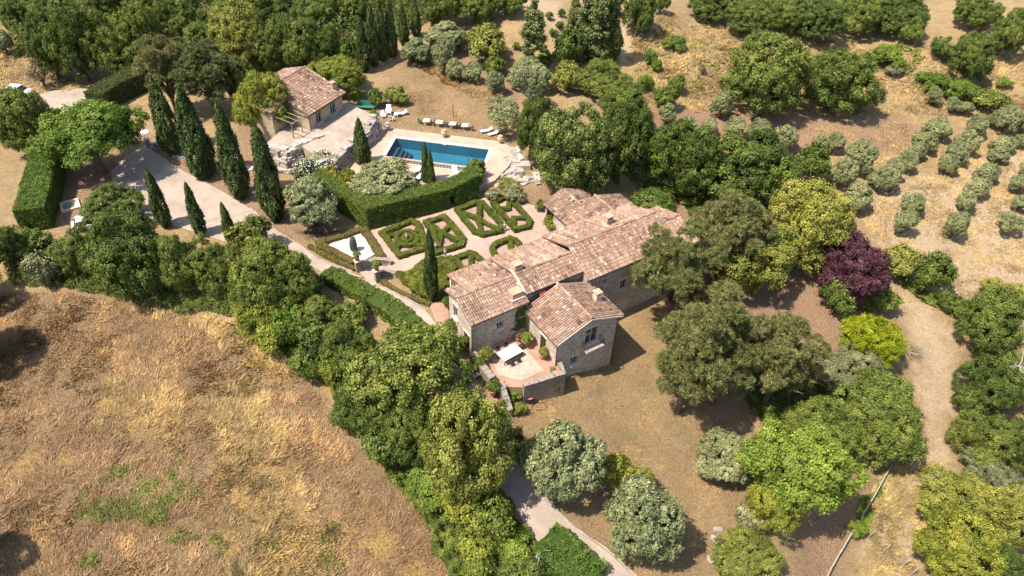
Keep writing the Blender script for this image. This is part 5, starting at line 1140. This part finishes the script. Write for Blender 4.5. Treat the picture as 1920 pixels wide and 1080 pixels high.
# ------------------------------------------------------------------ dry grass of field and meadows
def grass(name, pix, n, L_=.55, w=.035, dirf=None, m='grass', thr=-9, h=1.0, tb=0):
    poly = wpoly(pix); xs = [p[0] for p in poly]; ys = [p[1] for p in poly]; X = RNG.uniform(min(xs), max(xs), n*3); Y = RNG.uniform(min(ys), max(ys), n*3); k = inpoly(X+vnoise(X, Y, 1.2, 61)*.8, Y+vnoise(X, Y, 1.2, 62)*.8, poly); X, Y = X[k][:n], Y[k][:n]
    c = vnoise(X, Y, 1.1, 63)+.7*vnoise(X, Y, 3.4, 64)+.5*vnoise(X, Y, .45, 65); k = c+RNG.normal(0, .45, len(X)) > thr; X, Y, c = X[k], Y[k], c[k]; N_ = len(X)
    a = vnoise(X, Y, 4, 66)*2.2+vnoise(X, Y, .8, 67)*.8+.6+RNG.normal(0, .75, N_); hl = L_*np.clip(1+.35*c, .4, 1.7)*RNG.uniform(.6, 1.2, N_); up = RNG.uniform(.25, .9, N_)*h
    D = np.stack([np.cos(a)*(1-up*.4), np.sin(a)*(1-up*.4), up], 1)*hl[:, None]; B0 = np.stack([X, Y, T(X, Y)-.03], 1); sd_ = np.stack([-np.sin(a), np.cos(a), 0*a], 1)*w*RNG.uniform(.6, 1.5, (N_, 1))
    V = np.stack([B0-sd_, B0+sd_, B0+D*.6+sd_*.8+[0, 0, .02], B0+D], 1).reshape(-1, 3); Fc = np.arange(N_*4).reshape(N_, 4); tt = np.clip(.42+.28*vnoise(X, Y, 2.6, 68)+.12*c+.16*vnoise(X, Y, .35, 69)+RNG.normal(0, .2, N_)+tb, 0, 1)
    o = link(bpy.data.objects.new(name, npmesh(name, V, Fc, M[m], tt))); tag(o, kind='stuff')
FP = [(-40,545),(150,550),(300,585),(440,640),(560,700),(650,800),(735,890),(805,980),(880,1100),(-60,1150)]
grass('field_grass', FP, 150000, .46, .036, thr=-.3)
grass('gold_grass', [(380,720),(470,700),(560,860),(620,1090),(400,1100),(410,900)], 22000, .7, .028, thr=.2, tb=.2)
grass('gold_grass', [(170,720),(340,720),(350,830),(190,830)], 8000, .7, .028, thr=.2, tb=.2)
grass('gold_grass', [(230,550),(400,600),(560,660),(600,720),(470,690),(360,620),(230,580)], 11000, .75, .04, thr=-.2, tb=.3)
grass('lawn_grass', [(1040,715),(1200,585),(1300,560),(1420,640),(1400,800),(1420,1000),(1300,1100),(1150,1090),(1000,880),(950,790)], 90000, .13, .02, thr=-9, h=1.1)
grass('lawn_grass', [(690,200),(760,100),(960,190),(970,270),(700,235)], 30000, .16, .03, thr=-9, h=1.1)
grass('orchard_grass', [(1500,240),(1760,225),(1930,240),(1930,560),(1800,560),(1650,470),(1600,380)], 70000, .3, .04, thr=-.3, tb=.12)
grass('meadow_grass', [(1170,20),(1330,50),(1560,80),(1740,80),(1930,100),(1930,210),(1760,220),(1500,215),(1350,215),(1200,190)], 60000, .7, .06, thr=-.2, tb=.05)
grass('meadow_grass', [(-40,20),(60,30),(60,120),(170,160),(60,180),(-40,150)], 9000, .7, .05, thr=-.2, tb=.1)
grass('bank_grass', [(770,100),(830,130),(930,180),(960,205),(935,212),(860,170),(770,115)], 8000, .6, .05, tb=0)
grass('track_grass', [(1640,880),(1760,860),(1740,980),(1680,1080),(1600,1080),(1630,960)], 14000, .45, .035, thr=-.1, tb=.15)
# ------------------------------------------------------------------ things on the lawns
PAIR = math.atan2(PE[1], PE[0])
def lawn_chair(px, py, rz, label, z=None):
    q = on(px, py) if z is None else un(px, py, z); o = empty('plastic_chair', q, rz, label, 'chair', 'white garden chairs'); s = MB(); s.box((0, 0, .38), (.55, .55, .05), 0, (.08, 0)); s.build('seat', M['white'], o)
    s = MB(); s.box((0, .33, .72), (.55, .05, .72), 0, (-.3, 0)); s.build('backrest', M['white'], o)
    for sx in (-1, 1):
        s = MB(); s.box((sx*.3, .02, .58), (.09, .6, .04)); s.build('armrest', M['white'], o)
        for sy in (-1, 1): s = MB(); s.box((sx*.28, sy*.25, .29), (.05, .05, .58)); s.build('leg', M['white'], o)
    return o
lawn_chair(719, 221, .5, 'white garden chair on the left of the group on the lawn'); lawn_chair(729, 215, 0, 'tallest white garden chair at the back of the group on the lawn').scale = (1.3, 1.3, 1.3); lawn_chair(734, 227, 3.0, 'white garden chair at the front of the group on the lawn'); lawn_chair(743, 219, -1.6, 'white garden chair on the right of the group on the lawn')
def lounger(px, py, rz, label, m='white', z=None):
    q = on(px, py) if z is None else un(px, py, z); o = empty('sun_lounger', q, rz, label, 'sun lounger', 'sun loungers'); s = MB(); s.box((0, -.3, .3), (.65, 1.3, .08)); s.build('seat', M[m], o); s = MB(); s.box((0, .62, .5), (.65, .75, .07), 0, (.6, 0)); s.build('backrest', M[m], o)
    for sx in (-1, 1):
        for sy in (-.8, .3): s = MB(); s.box((sx*.28, sy, .13), (.05, .05, .27)); s.build('leg', M['white'], o)
lounger(752, 216, -1.3, 'white lounger lying flat right of the garden chairs'); lounger(912, 248, -1.2, 'left grey lounger under the sparse olive', 'cushion'); lounger(926, 253, -1.0, 'right grey lounger under the sparse olive', 'cushion')
lounger(783, 322, 2.9, 'white lounger in front of the pool left of the twin cypress', 'white', 1.5); lounger(785, 336, 2.7, 'lower white lounger half hidden beside the twin cypress', 'white', 1.5); lounger(855, 326, .4, 'white lounger in front of the pool near the tall hedge end', 'white', 1.5)
for i, (px, py) in enumerate(((800, 234), (824, 237), (849, 240), (872, 243))):
    q = on(px, py); lb = ('leftmost', 'second from the left', 'third from the left', 'rightmost')[i]; o = empty('garden_table', q, PAIR, f'square cream garden table, {lb} of four behind the pool', 'table', 'garden tables behind the pool'); s = MB(); s.box((0, 0, .74), (.95, .95, .05)); s.build('tabletop', M['cloth'], o)
    for sx in (-1, 1):
        for sy in (-1, 1): s = MB(); s.box((sx*.4, sy*.4, .36), (.05, .05, .71)); s.build('leg', M['iron'], o)
    for sg, wd in ((-1, 'left'), (1, 'right')): chair((q[0]+PE[0]*sg*.95, q[1]+PE[1]*sg*.95, q[2]), PAIR-sg*1.57, f'dark chair on the {wd} side of the garden table {lb}', 'chairs at the garden tables')
q = on(850, 219); b = MB(); b.tube([(q[0], q[1], q[2]-.2), (q[0], q[1], q[2]+2.1)], .07, 6); tag(b.build('wooden_post', M['wood']), 'single wooden post standing on the lawn behind the pool', 'post')
q = on(686, 205); o = empty('garden_swing_seat', q, PAIR+.1, 'dark green canvas seat at the edge of the lawn beside the guest house', 'bench'); s = MB(); s.box((0, 0, .45), (2.6, .7, .1)); s.build('seat', M['greenplastic'], o); s = MB(); s.box((0, .38, .85), (2.6, .08, .75), 0, (-.15, 0)); s.build('backrest', M['greenplastic'], o)
for sx in (-1, 1): s = MB(); s.box((sx*1.1, 0, .2), (.08, .6, .42)); s.build('leg', M['iron'], o)
for (px, py, lb) in ((248, 234, 'upper round white cover lying on bare ground by the first cypress'), (271, 249, 'lower round white cover lying on bare ground by the first cypress')):
    q = on(px, py); b = MB(); b.lathe((q[0], q[1], q[2]), [(.62, -.1), (.62, .12), (.56, .16)], 20); tag(b.build('round_cover', M['white']), lb, 'cover')
for (px, py, lb, h_) in ((166, 203, 'short stone gatepost at the end of the dark curved hedge', 1.5), (279, 274, 'left stone gatepost beside the bed of tall cypresses', 1.0), (294, 281, 'right stone gatepost beside the bed of tall cypresses', 1.1)):
    q = on(px, py); t = empty('gatepost', q, .5, lb, 'pillar'); s = MB(); s.box((0, 0, h_/2-.1), (.6, .6, h_+.2)); s.build('shaft', M['lowwall'], t); s = MB(); s.box((0, 0, h_+.05), (.72, .72, .1)); s.build('capstone', M['rock'], t)
q = on(132, 387); t = empty('well_cover', q, HA, 'square stone frame with a round green lid beside the tall parking hedge', 'well cover')
for dx, dy, a, c in ((0, -.95, 2.2, .3), (0, .95, 2.2, .3), (-.95, 0, .3, 1.6), (.95, 0, .3, 1.6)): s = MB(); s.box((dx, dy, .1), (a, c, .35)); s.build('frame', M['coping'], t)
s = MB(); s.box((0, 0, 0), (1.6, 1.6, .12)); s.build('slab', M['mortar'], t); s = MB(); s.lathe((-.2, .1, .07), [(.62, 0), (.62, .1), (.5, .14)], 18); s.build('lid', M['lid'], t)
rs = [on(141, 412), on(160, 402)]; lowwall('stone_kerb', [(p[0], p[1]) for p in rs], float(rs[0][2])-.3, float(rs[0][2])+.2, .5, 'short pale stone kerb below the green well lid', 'kerb', 'coping')
def car(px, py, rz, label):
    q = on(px, py); o = empty('parked_car', q, rz, label, 'car', 'white cars'); ss = [(-2.1, .45, .62), (-2.0, .78, .8), (-1.0, .85, .86), (.9, .9, .86), (2.0, .78, .8), (2.12, .45, .65)]
    b = MB(); rings = []
    for x, zt, hw_ in ss: rings.append([(x, -hw_, .3), (x, -hw_, zt*.8), (x, -hw_*.9, zt), (x, hw_*.9, zt), (x, hw_, zt*.8), (x, hw_, .3)])
    for i in range(len(rings)-1):
        for k in range(6): b.face([rings[i][k], rings[i+1][k], rings[i+1][(k+1) % 6], rings[i][(k+1) % 6]])
    b.face(rings[0]); b.face(rings[-1][::-1]); b.build('body', M['carpaint'], o)
    g = MB(); g.hexa([(-1.75, -.78, .84), (1.1, -.78, .88), (1.1, .78, .88), (-1.75, .78, .84)], [(-1.35, -.62, 1.36), (.35, -.62, 1.4), (.35, .62, 1.4), (-1.35, .62, 1.36)]); g.build('windows', M['glass'], o)
    r = MB(); r.hexa([(-1.4, -.65, 1.363), (.38, -.65, 1.403), (.38, .65, 1.403), (-1.4, .65, 1.363)], [(-1.3, -.58, 1.44), (.25, -.58, 1.46), (.25, .58, 1.46), (-1.3, .58, 1.44)]); r.build('roof', M['carpaint'], o)
    for x in (-1.3, 1.3):
        for s_ in (-1, 1): w_ = MB(); w_.tube([(x, s_*.68, .32), (x, s_*.88, .32)], .32, 14); w_.build('wheel', M['rubber'], o)
    for s_ in (-1, 1): h_ = MB(); h_.box((2.06, s_*.5, .58), (.14, .3, .14)); h_.build('headlight', M['glass'], o)
car(38, 178, -.15, 'white parked car on the gravel at the left edge'); car(213, 398, .45, 'white car almost hidden under the small oak beside the court'); car(172, 424, .45, 'white car barely seen through the leaves below the other hidden car')
# rail fence, wire fence and dead branches
def rail(name, pix, label, posts=6, h=.9):
    P = smooth_line([on(a, b_)[:2] for a, b_ in pix], 4); t = empty(name, (P[0][0], P[0][1], float(T(*P[0]))), 0, label, 'fence'); Lo = Vector(t.location)
    b = MB(); b.tube([Vector((p[0], p[1], float(T(*p))+h))-Lo for p in P], .065, 6); b.build('rail', M['deadbark'], t)
    for k in range(posts): p = P[int(k*(len(P)-1)/(posts-1))]; c = MB(); z = float(T(*p)); c.tube([Vector((p[0], p[1], z-.3))-Lo, Vector((p[0], p[1], z+h+.05))-Lo], .08, 6); c.build('post', M['deadbark'], t)
rail('rail_fence', ((1667,880),(1652,905),(1636,935),(1614,970)), 'upper length of pale wooden rail fence beside the round oak', 5); rail('rail_fence', ((1596,1000),(1580,1028),(1562,1058),(1545,1090)), 'lower length of pale wooden rail fence reaching the bottom edge', 5)
t0 = on(1640, 1010); t = empty('wire_fence', t0, 0, 'wire mesh fence on leaning wooden posts at the bottom right', 'fence'); Lo = Vector(t.location); P = [on(1625, 1010), on(1652, 1038), on(1690, 1062), on(1705, 1080), on(1722,1095)]
for p in P: c = MB(); c.tube([Vector(p)-Lo-Vector((0, 0, .3)), Vector(p)-Lo+Vector((.35, .1, 1.5))], .045, 6); c.build('post', M['deadbark'], t)
c = MB()
for k in range(7):
    for i in range(len(P)-1): c.tube([Vector(P[i])-Lo+Vector((.05*k, .015*k, .15+.2*k)), Vector(P[i+1])-Lo+Vector((.05*k, .015*k, .15+.2*k))], .012, 3)
c.build('wire', M['iron'], t)
def dead(px, py, n, s, label, up=1.0, z0=.3, name='dead_branches', m='deadbark'):
    q = on(px, py); b = MB()
    for i in range(n):
        a = random.uniform(0, 6.28); p = Vector((q[0]+random.uniform(-.3, .3)*s, q[1]+random.uniform(-.3, .3)*s, q[2]+z0)); d = Vector((math.cos(a), math.sin(a), random.uniform(.1, .7)*up)); pts = [p]
        for k in range(4): d = (d+Vector((random.uniform(-.5, .5), random.uniform(-.5, .5), random.uniform(-.2, .35)*up))).normalized(); p = p+d*s*.4; pts.append(p)
        b.tube(pts, [.06, .05, .035, .025, .012], 4)
        for k in range(3): e = pts[k+1]; f = e+Vector((random.uniform(-1, 1), random.uniform(-1, 1), random.uniform(0, .8)*up))*s*.45; b.tube([e, f], [.025, .008], 3)
    tag(b.build(name, M[m]), label, 'branches')
dead(1005, 1062, 6, 1.1, 'bare pale dead branches sticking out at the bottom edge', 1, 1.2)
dead(1885, 790, 9, 1.5, 'bare pale fallen branches inside the right edge oaks', 1, 6.5); dead(1850, 770, 6, 1.3, 'bare grey twigs poking from the big oak on the right', 1.2, 7.5)
dead(1700, 660, 60, 1.2, 'heap of brown cut twigs lying beside the track', .2, .1, 'twig_heap', 'wood'); dead(610, 440, 26, 1.5, 'brown heap of cut branches under the road olive', .3, .1, 'twig_heap', 'bark'); dead(585, 438, 20, 1.4, 'smaller brown heap of cut branches left of the white gravel bed', .3, .1, 'twig_heap', 'bark')
